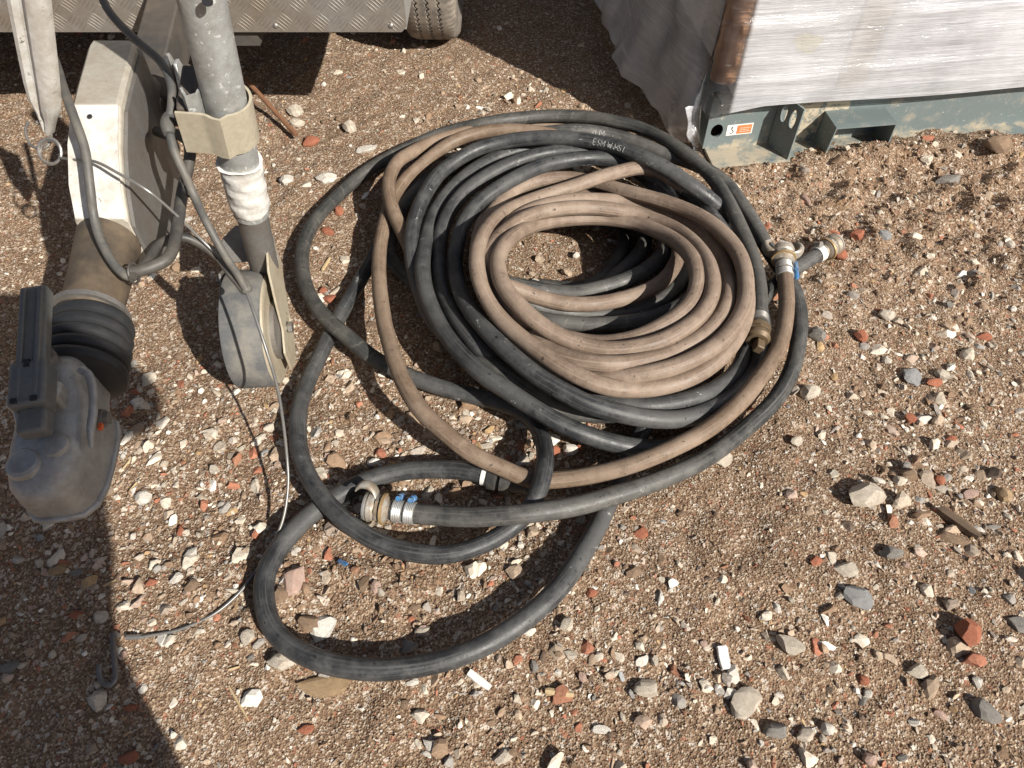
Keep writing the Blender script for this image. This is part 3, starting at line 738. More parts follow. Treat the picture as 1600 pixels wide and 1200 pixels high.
    g0 = P(243, 172, .44); mk('gear_disc', MB().lathe(g0 - Rr * .02, Rr, [(0, .052), (.004, .055), (.026, .055), (.030, .050), (.030, .020), (.036, .018), (.036, .002)], 32), 'galvdark', root)
    mk('bracket_arm', MB().box(P(262, 150, .43), .045, .05, .03, (Rr, d, Z)), 'under', root, bevel=.005)
    b0 = P(286, 128, .50)
    mk('serrated_plate', MB().prism([(-.035, -.075), (.03, -.075), (.034, .0), (.012, .045), (-.012, .052), (-.035, .01)], b0 - Rr * .014, d, Z, Rr, .006).prism([(-.035, -.075), (.03, -.075), (.03, -.005), (.010, .035), (-.012, .040), (-.035, .0)], b0 - Rr * .002, d, Z, Rr, .006), 'galv', root, bevel=.0012)
    # ---- white lever with ring
    top, bot = P(36, -60, .79), P(77, 205, .515)
    la, lb, lc = frame(bot - top, Vector((.25, -.7, 1))); L = (bot - top).length
    rings = []
    for f, w in ((0, .030), (.55, .027), (.70, .0255), (.80, .022), (.88, .015), (.94, .010), (1.0, .006)):
        o = top + la * (L * f); th = .9 if f < .85 else .6
        prof = [(-1, -.35), (-1, .25), (-.86, .52), (-.62, .55), (-.45, .20), (-.20, .12), (-.02, .45), (.25, .72), (.62, .70), (.92, .42), (1, .05), (.95, -.35)]
        rings.append([o + lb * (w * a) + lc * (.022 * b * th) for a, b in prof])
    lv = mk('brake_lever', MB().loft(rings), 'whitepaint', root, smooth=35)
    def ring(c, r, t, nrm, n=28):
        x, y, z = frame(nrm); return [c + (y * math.cos(q) + z * math.sin(q)) * r for q in np.linspace(0, 2 * math.pi, n + 1)]
    mk('split_ring', MB().tube(ring(P(78, 236, .505), .0185, 0, (-.1, -.75, .65)), .0024, 8, False).tube(ring(P(79, 238, .502), .0178, 0, (-.16, -.70, .70)), .0024, 8, False), 'steel', lv)
    mk('wire_clip', MB().tube(PP([(44, 190, .515), (40, 205, .510), (46, 224, .50), (58, 232, .50), (74, 228, .503), (80, 212, .51), (74, 198, .52), (56, 190, .53)], 6), .0022, 8), 'galvdark', lv)
    # ---- jockey wheel
    j0, j1 = Vector((-.4585, 1.05, .25)), Vector((-.39, .97, .73)); ja = (j1 - j0).normalized()
    def J(h): return j0 + ja * ((h - .25) / ja.z)
    jt = mk('jockey_tube', MB().tube([J(h) for h in np.linspace(.355, 1.02, 12)], .0300, 32), 'galv', root)
    mk('hole', MB().lathe(P(322, 2, .765) + Vector((0, -.0, 0)), Vector((-.1, -.8, .3)), [(-.006, .006), (-.001, .006)], 14), 'ink', jt)
    mk('inner_tube', MB().tube([J(.18), J(.30), J(.356)], .0262, 28), 'galvdark', root)
    tp = []; 
    hsq = np.linspace(.366, .472, 18)
    x, y, z = frame(ja, Vector((1, 0, 0)))
    for i, h in enumerate(hsq):
        c = J(h); rr = .0322 + (.0022 if i in (17,) else 0) + .0010 * math.sin(i * 2.3)
        if i in (0,): rr = .0305
        tp.append([c + (y * math.cos(q) + z * math.sin(q)) * (rr + .0011 * math.sin(3 * q + i * 1.1) + .0006 * math.sin(11 * q + i)) + ja * (.006 * math.sin(q * 2 + 1) if i > 15 else 0) for q in [2 * math.pi * k / 36 for k in range(36)]])
    mk('tape_wrap', MB().loft(tp), 'tape', jt, smooth=50)
    # clamp: flat wing, then bent round the tube
    ju = (Vector((1, .10, 0)) - ja * Vector((1, .10, 0)).dot(ja)).normalized(); jv = ja.cross(ju)        # jv points away from the camera
    if jv.y > 0: jv = -jv
    path = [(-.064, .030), (-.030, .032), (-.022, .034), (-.012, .040), (-.004, .0425)]
    rc = .0335
    for q in np.linspace(math.radians(80), math.radians(-120), 20): path.append((rc * math.cos(q), rc * math.sin(q)))
    cl = mk('clamp', MB().strip(path, J(.520), ju, jv, ja, .074, .004), 'cream', root, smooth=50)
    mk('clamp_lining', MB().strip([(-.052, .006), (-.045, .022), (-.034, .016), (-.030, .0), (-.034, -.012)], J(.548), ju, jv, ja, .066, .004), 'galv', cl)
    mk('clamp_back', MB().box(J(.55) - ju * .055 - jv * .03, .012, .045, .035, (ju, jv, ja)), 'under', cl, bevel=.004)
    # wheel and fork
    wx = Vector((.994, .09, -.02)).normalized(); wc = Vector((-.487, .985, .111))
    wa, wb, wcz = frame(wx)
    jw = mk('jockey_wheel', MB().lathe(wc - wx * .042, wx, [(0, .070), (.0, .106), (.003, .1115), (.008, .1128), (.066, .1128), (.071, .1115), (.073, .108), (.073, .070)], 56), 'tread', root, smooth=35)
    mk('hub', MB().lathe(wc - wx * .048, wx, [(0, .018), (.0, .030), (.004, .060), (.092, .060), (.096, .030), (.096, .018)], 32), 'galvdark', jw)
    mk('wheel_disc', MB().lathe(wc + wx * .0312, wx, [(0, .107), (.004, .106), (.006, .098), (.004, .090), (.004, .040), (.008, .034), (.008, .001)], 48), 'forkplate', jw)
    fy = wx.cross(Z) * -1
    if fy.y < 0: fy = -fy
    poly = [(.070, .140), (.112, .118), (.120, .075), (.080, .010), (.050, -.060), (.018, -.075), (-.014, -.060), (-.018, -.012), (.012, .015), (.022, .060), (.040, .118)]
    poly = [(a * 1.12, b * 1.15) for a, b in poly]
    slot = ell(.066, -.005, .006, .018, 14, .3)
    mb = MB(); holed_plate(mb, poly, [slot], wc + wx * .050 - fy * .034, fy, Z, wx, .004); fk = mk('fork_plate', mb, 'forkplate', root, bevel=.0008)
    mb = MB().prism([(.050, .100), (.080, .085), (.085, .060), (.060, .010), (.030, -.030), (.0, -.03), (-.012, -.006), (.012, .020), (.03, .07)], wc - wx * .052, fy, Z, wx, .004); mk('fork_plate', mb, 'galvdark', root, bevel=.0008)
    mb = MB().prism([(-.050, 0), (.056, 0), (.050, .05), (.02, .075), (-.02, .075), (-.045, .05)], wc + fy * .078 + Z * .100, wx, Z * .5 + fy * .8, Z * .8 - fy * .5, .004); mk('fork_bridge', mb, 'galvdark', root, bevel=.001)
    mk('axle_bolt', MB().lathe(wc - wx * .066, wx, [(0, .011), (.008, .011), (.0082, .007), (.124, .007), (.1242, .011), (.132, .011)], 6), 'steel', root)
    # ---- cables
    mk('cable', MB().tube(PP([(140, -60, .66), (161, 0, .63), (180, 30, .62), (215, 65, .61), (250, 96, .60), (267, 130, .59), (268, 165, .575), (264, 195, .56), (272, 235, .54), (290, 275, .51), (303, 305, .49), (320, 342, .45), (350, 397, .40), (370, 427, .365), (383, 450, .34)]), .0062, 14), 'cable', root)
    mk('cable_joint', MB().tube(PP([(264, 180, .566), (262, 194, .562), (264, 210, .556)], 5), [.0072, .0082, .0092, .0098, .010, .0102, .010, .0098, .0092, .0082, .0072], 14), 'cable', root)
    mk('cable', MB().tube(PP([(70, 60, .56), (88, 100, .575), (100, 140, .585), (117, 187, .580), (133, 235, .555), (141, 295, .520), (146, 335, .490), (156, 372, .470), (175, 408, .455), (196, 430, .445), (212, 432, .44)]), .0064, 14), 'cable', root)
    mk('cable', MB().tube(PP([(246, 205, .47), (262, 210, .48), (280, 211, .49), (294, 222, .49), (297, 240, .48), (292, 270, .465), (285, 300, .455), (280, 335, .445), (275, 368, .44), (269, 392, .44), (258, 407, .44), (240, 416, .44), (222, 422, .44), (205, 425, .44)]), .0088, 14), 'cableblack', root)
    mk('cable', MB().tube(PP([(205, 434, .437), (218, 422, .43), (233, 405, .425), (247, 384, .42), (266, 373, .415), (292, 372, .405), (325, 389, .385), (350, 412, .365), (375, 440, .343), (384, 454, .335)]), .0070, 14), 'cableblack', root)
    mk('cable_sleeve', MB().tube(PP([(345, 401, .375), (362, 424, .355), (380, 446, .338), (388, 458, .328)], 5), [.010] * 6 + [.0105] * 5 + [.0105, .0105, .010, .009, .006], 14), 'cable', root)
    for (px, py, h, dx) in ((209, 427, .442, .1), (291, 292, .487, .8)):
        c = P(px, py, h); mk('cable_tie', MB().tube(ring(c, .0145, 0, (1, .3 * dx, .1)), .0018, 6, False).box(c + Vector((.005, -.012, .006)), .004, .004, .003), 'cableblack', root)
    mk('thin_wire', MB().tube(PP([(95, 247, .502), (120, 250, .515), (150, 253, .525), (187, 272, .52), (232, 299, .50), (270, 331, .46), (312, 372, .41), (345, 404, .378)]), .0022, 8), 'wire', root)
    bw = mk('breakaway_wire', MB().tube(PP([(383, 450, .335), (398, 492, .315), (417, 550, .275), (432, 600, .225), (441, 650, .17), (448, 710, .11), (450, 760, .075), (442, 812, .045), (422, 858, .028), (396, 898, .014), (368, 932, .009), (330, 962, .008), (280, 984, .008), (236, 993, .009), (218, 996, .010)]), .0026, 10), 'wire', root)
    mk('ferrule', MB().tube([P(221, 995, .010), P(198, 996, .010)], .0042, 10), 'steel', bw)
    mk('snap_hook', MB().tube(PP([(186, 994, .010), (178, 990, .012), (177, 1005, .014), (179, 1035, .014), (181, 1058, .012), (175, 1069, .010), (165, 1070, .009), (157, 1060, .010), (155, 1044, .012), (157, 1038, .013)], 6), .0042, 10), 'galvdark', bw)
build_trailer()

# ------------------------------------------------------------------ rusty threaded rod leaning on the ground
def build_rod():
    a, b = P(463, 211, .012), P(384, 124, .055)
    d = (b - a); L = d.length; prof = []
    n = int(L / .0022)
    for k in range(n): prof.append((k * .0022, .0068 if k % 2 else .0056))
    o = mk('threaded_rod', MB().lathe(a, d, prof, 14), 'rust', None, smooth=0, loc=(a.x, a.y, 0))
    tag(o, 'short rusty threaded rod lying aslant beside the jockey tube', 'rod')
build_rod()

# ------------------------------------------------------------------ hoses
# Each hose is a path of surveyed points (px, py, h) with h the height of its middle; hoses are then laid one
# over the other: a point that would sink into a lower hose is lifted until it rests on it.
HOSES = {}
RB, RT, RN = .0168, .0158, .0160
def hose(key, r, pts): HOSES[key] = (r, pts)
# outer brown hose: from the claw coupling at the right, round the front, up the left side, over the top, once round inside the heap and out again on the left
hose('brown', RT, [(1225, 412, .075), (1228, 450, .075), (1229, 480, .075), (1224, 520, .078), (1212, 553, .08), (1186, 592, .085), (1157, 628, .09), (1107, 670, .09), (1052, 700, .08), (984, 727, .06), (915, 744, .04), (864, 750, .03), (824, 748, .035), (780, 729, .05), (735, 708, .065), (695, 676, .085), (655, 638, .095), (625, 585, .095), (604, 520, .08), (596, 475, .07), (592, 430, .065), (594, 385, .060), (602, 345, .055), (612, 312, .055), (634, 280, .060), (656, 260, .070), (680, 240, .080), (710, 220, .090), (750, 207, .10), (790, 203, .10), (830, 205, .09), (870, 212, .07), (930, 226, .06), (1000, 255, .05), (1070, 300, .045), (1125, 370, .04), (1150, 450, .04), (1130, 530, .04), (1060, 590, .04), (960, 610, .04), (860, 590, .04), (760, 530, .04), (690, 460, .045), (652, 410, .055), (637, 380, .065), (627, 358, .075), (616, 335, .085), (608, 305, .09), (608, 280, .09), (620, 254, .085), (640, 240, .075), (665, 227, .065), (700, 214, .05), (745, 204, .045), (800, 198, .04), (860, 196, .04), (930, 200, .035), (990, 216, .03)])
# tan coil on top of the heap
hose('tan', RT, [(1070, 292, .094), (1030, 268, .103), (1000, 262, .122), (970, 268, .132), (940, 276, .136), (900, 290, .136), (860, 303, .136), (820, 317, .136), (786, 333, .136), (764, 353, .141), (750, 376, .146), (745, 402, .146), (748, 432, .150), (760, 464, .155), (784, 500, .150), (820, 532, .155), (860, 562, .155), (905, 588, .141), (960, 607, .127), (1025, 606, .117), (1080, 590, .117), (1121, 563, .132), (1150, 528, .132), (1166, 488, .132),
 (1166, 445, .132), (1156, 408, .132), (1140, 380, .132), (1112, 354, .108), (1070, 332, .094), (1020, 319, .085), (980, 311, .085), (940, 302, .085), (900, 294, .085), (850, 290, .085), (810, 298, .085), (780, 314, .085), (758, 340, .085), (748, 375, .089), (748, 420, .113), (764, 470, .108), (800, 522, .099), (850, 562, .113), (900, 582, .122), (960, 590, .132), (1020, 582, .136), (1060, 571, .141), (1100, 552, .146), (1130, 530, .164), (1150, 504, .164), (1163, 478, .164), (1166, 448, .164), (1163, 422, .164), (1154, 396, .150), (1140, 375, .141), (1118, 354, .132), (1088, 335, .122), (1046, 318, .113), (1005, 306, .108), (970, 297, .103), (940, 288, .099), (900, 279, .094), (860, 279, .094), (820, 289, .089), (790, 308, .094), (762, 345, .085), (752, 390, .085), (756, 435, .094), (775, 478, .085), (815, 515, .103), (856, 546, .132), (900, 563, .141), (960, 569, .146), (1020, 560, .146), (1060, 546, .146), (1096, 526, .146), (1120, 503, .160), (1133, 478, .146), (1139, 450, .132), (1134, 418, .117), (1120, 390, .108), (1098, 362, .103), (1066, 341, .099), (1030, 328, .099), (990, 318, .094), (950, 313, .094), (900, 313, .094), (860, 319, .094), (820, 333, .094), (790, 356, .094), (770, 396, .094), (774, 435, .122), (800, 480, .132), (850, 516, .113), (900, 532, .117), (940, 537, .122), (980, 532, .132), (1010, 522, .141), (1040, 506, .150), (1066, 488, .160), (1083, 466, .169), (1090, 440, .169), (1087, 415, .164), (1073, 392, .150), (1050, 373, .136), (1020, 358, .122), (990, 348, .113), (940, 341, .108), (890, 342, .108), (844, 349, .113), (812, 362, .122), (790, 380, .132), (779, 402, .141), (779, 425, .146), (787, 447, .150), (806, 472, .155), (840, 504, .155), (880, 528, .155), (920, 542, .155), (960, 547, .155), (1000, 542, .155), (1040, 530, .160), (1080, 506, .164), (1104, 480, .169), (1114, 450, .174), (1110, 421, .169), (1096, 394, .155), (1072, 369, .141), (1040, 350, .127), (1000, 336, .117), (960, 328, .113), (920, 324, .111), (880, 326, .111), (840, 333, .113), (806, 349, .117), (776, 375, .117), (763, 405, .122), (768, 432, .103), (785, 446, .085), (806, 452, .075), (830, 461, .075), (870, 472, .080), (910, 476, .085), (950, 472, .089), (990, 462, .094), (1018, 451, .099), (1038, 437, .099), (1053, 417, .094), (1060, 398, .089), (1058, 375, .080), (1030, 350, .070), (980, 336, .066), (920, 330, .066), (860, 335, .066)])
# taped hose: coupling end under the brown one, along the far edge, down the left, then a plain loop on the ground and back into the heap
hose('taped', RN, [(1185, 506, .045), (1187, 480, .055), (1186, 452, .065), (1181, 420, .075), (1171, 388, .085), (1160, 362, .09), (1140, 320, .095), (1118, 284, .095), (1088, 252, .095), (1044, 221, .09), (1000, 200, .085), (960, 190, .08), (920, 183, .075), (860, 181, .07), (800, 186, .06), (746, 195, .05), (690, 209, .04), (640, 230, .032), (600, 251, .027), (564, 274, .024), (530, 304, .022), (500, 335, .022), (482, 362, .025), (472, 395, .03), (474, 432, .04), (486, 466, .05), (510, 498, .052), (540, 524, .045), (576, 554, .03), (605, 572, .022), (650, 592, .018), (700, 609, .018), (745, 620, .018), (790, 632, .018), (824, 650, .02), (846, 680, .026), (852, 710, .035), (849, 740, .05), (841, 768, .05), (824, 800, .035), (793, 829, .03), (747, 854, .04), (695, 867, .045), (642, 863, .045), (590, 847, .045), (537, 812, .05), (495, 766, .05), (471, 717, .04), (465, 675, .03), (468, 637, .022), (481, 596, .018), (499, 558, .017), (518, 518, .017), (537, 483, .017), (555, 452, .017), (572, 422, .017), (588, 392, .017), (606, 355, .017), (640, 310, .017), (690, 266, .017), (760, 236, .017), (850, 222, .017), (950, 232, .017), (1040, 275, .017), (1105, 340, .017), (1122, 410, .02), (1090, 458, .05), (1060, 480, .065), (1020, 496, .08), (980, 504, .085), (940, 507, .085), (900, 506, .08), (844, 498, .06), (800, 472, .03), (770, 430, .02), (775, 385, .017)])
# black hose with couplings at both ends
hose('long', RB, [(612, 797, .050), (642, 802, .05), (730, 808, .055), (790, 805, .058), (835, 801, .060), (900, 791, .055), (970, 771, .045), (1039, 747, .035), (1107, 714, .028), (1176, 660, .025), (1217, 617, .03), (1240, 570, .035), (1249, 520, .04), (1248, 482, .042), (1236, 444, .042), (1216, 412, .042), (1200, 390, .045), (1180, 352, .05), (1158, 318, .055), (1134, 287, .06), (1100, 263, .065), (1060, 247, .075), (1038, 241, .08), (1015, 231, .085), (980, 218, .09), (940, 208, .09), (900, 204, .085), (850, 208, .075), (800, 218, .06), (740, 240, .045), (690, 264, .03), (645, 300, .02), (616, 345, .017), (607, 385, .018), (617, 414, .02), (645, 440, .022), (675, 480, .025), (712, 530, .035), (745, 556, .05), (780, 580, .065), (810, 600, .07), (840, 620, .06), (876, 638, .035), (930, 648, .02), (1000, 640, .017), (1070, 606, .017), (1130, 550, .017), (1175, 490, .017), (1215, 440, .018), (1250, 415, .022), (1285, 393, .028)])
# black hose ending in the shaded coupling: big loop on the ground, then two turns of the coil
hose('bottom', RB, [(762, 744, .020), (735, 737, .019), (690, 733, .018), (640, 735, .018), (590, 745, .018), (545, 764, .018), (490, 800, .022), (445, 845, .03), (417, 890, .034), (412, 930, .034), (422, 975, .034), (450, 1008, .036), (500, 1033, .04), (560, 1045, .042), (620, 1045, .042), (690, 1033, .042), (760, 1006, .042), (830, 960, .04), (880, 910, .035), (925, 840, .024), (950, 788, .017), (975, 735, .017), (995, 690, .017), (1012, 655, .017), (1040, 610, .017), (1078, 550, .017), (1100, 480, .017), (1090, 400, .02), (1060, 330, .035), (1030, 285, .065), (1000, 264, .09), (960, 250, .115), (920, 247, .125), (880, 252, .13), (840, 262, .13), (800, 281, .13), (760, 307, .125), (735, 332, .115), (720, 360, .105), (713, 388, .10), (711, 415, .105), (718, 450, .115), (732, 480, .125), (760, 516, .14), (794, 550, .15), (840, 588, .15), (880, 612, .145), (920, 632, .13), (970, 646, .11), (1020, 655, .09), (1069, 654, .075), (1110, 640, .065), (1150, 616, .055), (1183, 575, .05), (1192, 520, .035), (1180, 450, .03), (1165, 395, .035), (1145, 350, .05), (1125, 325, .065), (1100, 304, .085), (1064, 279, .11), (1040, 263, .12), (1000, 244, .135), (960, 229, .14), (920, 220, .14), (870, 215, .14), (830, 216, .135), (790, 221, .13), (750, 231, .125), (720, 246, .115), (690, 268, .105), (668, 297, .095), (652, 330, .085), (644, 360, .075), (643, 395, .065), (652, 440, .05), (680, 505, .035), (740, 560, .022), (800, 590, .017)])
# the other two black turns
hose('inner', RB, [(940, 525, .02), (1030, 515, .02), (1085, 460, .02), (1080, 380, .03), (1040, 310, .05), (1000, 272, .07), (960, 245, .095), (920, 238, .11), (880, 236, .12), (840, 242, .12), (800, 255, .115), (765, 273, .11), (730, 297, .10), (706, 325, .09), (693, 352, .085), (687, 380, .08), (686, 415, .08), (691, 450, .085), (705, 485, .085), (726, 518, .075), (760, 555, .06), (810, 585, .06), (870, 605, .075), (920, 620, .09), (980, 631, .09), (1025, 634, .085), (1080, 624, .075), (1121, 606, .06), (1155, 575, .045), (1172, 520, .03), (1165, 450, .03), (1145, 390, .035), (1110, 335, .05), (1060, 288, .07), (1000, 256, .085), (940, 236, .09), (880, 227, .09), (840, 229, .09), (800, 238, .09), (760, 254, .09), (722, 280, .085), (694, 310, .08), (676, 340, .075), (667, 370, .07), (662, 400, .07), (660, 420, .072), (665, 455, .078), (677, 487, .085), (696, 522, .095), (722, 555, .105), (755, 586, .11), (790, 608, .11), (825, 632, .105), (870, 659, .09), (915, 679, .07), (960, 693, .045), (1000, 700, .025), (1050, 698, .018), (1105, 672, .017), (1155, 630, .017), (1195, 575, .017)])
# lowest turns, seen only inside the hole
hose('lowest', RB, [(842, 447, .018), (890, 452, .018), (925, 446, .018), (950, 428, .018), (966, 404, .018), (975, 383, .02), (972, 362, .02), (950, 342, .02), (900, 333, .02), (840, 343, .02), (795, 370, .02), (772, 410, .02), (795, 446, .022), (850, 458, .025), (900, 461, .03), (938, 450, .035), (970, 425, .04), (992, 405, .042), (1006, 383, .042), (1005, 360, .04), (980, 340, .04), (920, 328, .04), (850, 335, .04), (790, 365, .042), (765, 405, .045), (785, 440, .05), (824, 449, .055), (860, 456, .06), (900, 458, .065), (940, 450, .07), (980, 437, .075), (1012, 420, .075), (1034, 400, .07), (1040, 380, .065), (1020, 352, .06), (970, 334, .06), (900, 324, .06), (830, 335, .06), (785, 370, .06), (770, 415, .06), (790, 455, .06), (815, 470, .06), (850, 482, .06), (900, 490, .06), (950, 491, .06), (1000, 484, .058), (1035, 468, .055), (1056, 448, .05), (1066, 425, .045), (1060, 385, .04), (1020, 345, .035), (950, 320, .035), (860, 320, .035), (790, 350, .035), (755, 410, .035), (780, 465, .035), (830, 505, .04), (890, 520, .045), (940, 523, .048), (990, 517, .048), (1040, 498, .045), (1075, 468, .04)])

def lay_hoses(spacing=.012, passes=14):
    S = []
    for ki, (k, (r, pts)) in enumerate(HOSES.items()):
        c = crom(pts, per=14)
        w = np.array([P(*q) for q in c]); L = np.concatenate([[0], np.cumsum(np.linalg.norm(np.diff(w, axis=0), axis=1))])
        n = int(L[-1] / spacing); u = np.linspace(0, L[-1], n)
        S.append(np.stack([np.interp(u, L, c[:, j]) for j in range(3)] + [np.full(n, ki), np.full(n, r), np.arange(n)], -1))
    A = np.vstack(S); px, py, h0, hid, r, idx = A.T; N = len(A)
    a, b = (px - 800) / FPX, (600 - py) / FPX
    dr = np.stack([a, CP + b * SP, -SP + b * CP], -1); dz = dr[:, 2]
    C0 = np.array([0, 0, CAM_H])
    pos = lambda h: C0 + dr * ((h - CAM_H) / dz)[:, None]
    I, Jn = [], []
    for i in range(N):
        j = np.where((np.abs(px - px[i]) < 34) & (np.abs(py - py[i]) < 34) & ((hid != hid[i]) | (np.abs(idx - idx[i]) > 16)))[0]
        j = j[(h0[j] < h0[i] - 1e-6) | ((h0[j] <= h0[i]) & (j < i))]
        I.append(np.full(len(j), i)); Jn.append(j)
    I, Jn = np.concatenate(I), np.concatenate(Jn)
    bounds = np.cumsum([0] + [len(s) for s in S])
    ker = np.exp(-.5 * (np.arange(-9, 10) / 3.6) ** 2); ker /= ker.sum()
    lens = np.linalg.norm(dr, axis=1); ddir = -dr / lens[:, None]           # unit, pointing up the line of sight
    h = h0.copy(); Dm = .90 * (r[I] + r[Jn])
    for _ in range(passes):
        pj = pos(h)[Jn]; req = h0.copy()
        for __ in range(3):
            pi = pos(req)[I]; w = pj - pi; t0 = (w * ddir[I]).sum(1); d2 = (w * w).sum(1) - t0 * t0
            half = np.sqrt(np.maximum(Dm ** 2 - d2, 0)); inside = (d2 < Dm ** 2) & (t0 + half > 0) & (t0 - half < 0)
            nh = req[I] + (t0 + half) * ddir[I][:, 2]
            np.maximum.at(req, I[inside], np.minimum(nh[inside], h0[I[inside]] + .06))
        for s0, s1 in zip(bounds[:-1], bounds[1:]):
            q = req[s0:s1]; m = q.copy()
            for k in (1, 2, 3): m[k:] = np.maximum(m[k:], q[:-k]); m[:-k] = np.maximum(m[:-k], q[k:])
            m = np.convolve(np.pad(m, 9, mode='edge'), ker, 'valid'); h[s0:s1] = np.maximum(m, r[s0:s1] * .92)
    out = {}
    W = pos(h)
    for (k, (rr, _)), s0, s1 in zip(HOSES.items(), bounds[:-1], bounds[1:]):
        w = W[s0:s1].copy()
        for _ in range(2): w[1:-1] = .25 * w[:-2] + .5 * w[1:-1] + .25 * w[2:]
        out[k] = (w, rr, px[s0:s1], py[s0:s1])
    return out
LAID = lay_hoses()

def hose_mesh(w, r, n=16):
    mb = MB(); pts = [Vector(q) for q in w]; rings = []; uv = []; y = None; L = 0
    for i, q in enumerate(pts):
        t = (pts[min(i + 1, len(pts) - 1)] - pts[max(i - 1, 0)]).normalized()
        if y is None: y = Vector((0, 0, 1)).cross(t).normalized()
        y = (y - t * y.dot(t)).normalized(); z = t.cross(y)
        if i: L += (q - pts[i - 1]).length
        rw = r * (1 + .014 * math.sin(i * .23) + .014 * math.sin(i * .071 + 1))
        rings.append([q + (y * math.cos(2 * math.pi * k / n) + z * math.sin(2 * math.pi * k / n)) * rw for k in range(n + 1)])
        uv += [(k / n, L) for k in range(n + 1)]
    mb.loft(rings, cap=False, closed=False)
    for ri in (0, len(rings) - 1):                        # cut ends
        c = len(mb.v); mb.v.append(pts[ri]); uv.append((0, 0))
        for k in range(n): mb.f.append((c, ri * (n + 1) + k, ri * (n + 1) + k + 1))
    mb.uv = uv; return mb

def horn(c, ax, side, up, sc=1.0):
    """one claw of a coupling: grows out of the collar, hooks forward"""
    prof = [(-.010, .019, .0070), (-.006, .027, .0078), (.002, .034, .0080), (.012, .0375, .0078), (.021, .0355, .0070), (.027, .030, .0056), (.029, .026, .0040)]
    q = crom([(a, b, w) for a, b, w in prof], per=4)
    mb = MB(); rings = []
    for a, b, w in q:
        o = c + ax * (a * sc) + side * (b * sc)
        rings.append([o + (side * math.cos(t) * w * .95 + up * math.sin(t) * w * 1.7 ) * sc for t in [2 * math.pi * k / 10 for k in range(10)]])
    return mb.loft(rings)
def coupling(root, end, inner, r, roll=0.0, croll=None, body='zinc', clamps=2, blue=True, horns=True, clampmat='clamp', sc=1.0, cap=None):
    """end: hose end, inner: a point further inside the hose"""
    ax = (end - inner).normalized(); x, y, z = frame(ax)
    s = y * math.cos(roll) + z * math.sin(roll); u = z * math.cos(roll) - y * math.sin(roll)
    for k in range(clamps):
        o = end - ax * (.012 + .021 * k)
        cl = mk('hose_clamp', MB().lathe(o - ax * .0085, ax, [(0, r + .0002), (.0004, r + .0024)] + [(.0012 + .00148 * q, r + (.0026 if q % 2 else .0017)) for q in range(10)] + [(.0160, r + .0026), (.017, r + .0024), (.0172, r + .0002)], 28), clampmat, root, smooth=25)
        e = o + s * (r + .007)
        if blue:
            mk('clamp_screw', MB().lathe(e - u * .013, u, [(0, .0042), (.013, .0042), (.0135, .0056), (.024, .0060), (.025, .004)], 12), 'blue', cl)
        else:
            mk('clamp_screw', MB().lathe(e - u * .010, u, [(0, .0045), (.014, .0045), (.0142, .007), (.021, .007)], 6), 'steel', cl)
    b = end + ax * .002
    croll = roll if croll is None else croll
    s = y * math.cos(croll) + z * math.sin(croll); u = z * math.cos(croll) - y * math.sin(croll)
    prof = [(-.002, r * .9), (.004, r * .92), (.006, r + .003), (.010, r + .0085), (.014, r + .0085), (.016, r + .004), (.024, r + .0035), (.028, r + .007), (.036, r + .0085), (.040, r + .006), (.044, r + .004), (.0445, r - .003), (.036, r - .005), (.034, .001)]
    cp = mk('claw_coupling', MB().lathe(b, ax, [(a * sc, q) for a, q in prof], 32), body, root, smooth=28)
    if body == 'zinc':
        mk('brass_ring', MB().lathe(b + ax * .0085, ax, [(0, r + .006), (.0005, r + .0098), (.0045, r + .0104), (.005, r + .006)], 32), 'ochre', cp, smooth=28)
        mk('rim_ring', MB().lathe(b + ax * .0400, ax, [(0, r + .004), (.0003, r + .0075), (.004, r + .0068), (.0045, r - .002)], 32), 'clamp', cp, smooth=28)
    mk('locking_collar', MB().lathe(b + ax * .0165 * sc, ax, [(0, r + .0035), (.001, r + .0075), (.006, r + .0075), (.007, r + .0035)], 8), body, cp)
    if horns:
        for sg in (1, -1):
            mk('claw', horn(b + ax * .034 * sc, ax, u * sg, s, sc), body, cp, smooth=60)
    if cap:
        mk('rusty_lug', MB().box(b + ax * .052 + s * -.004, .012, .010, .008, (ax, u, s)), 'brass', cp, bevel=.002)
    return cp

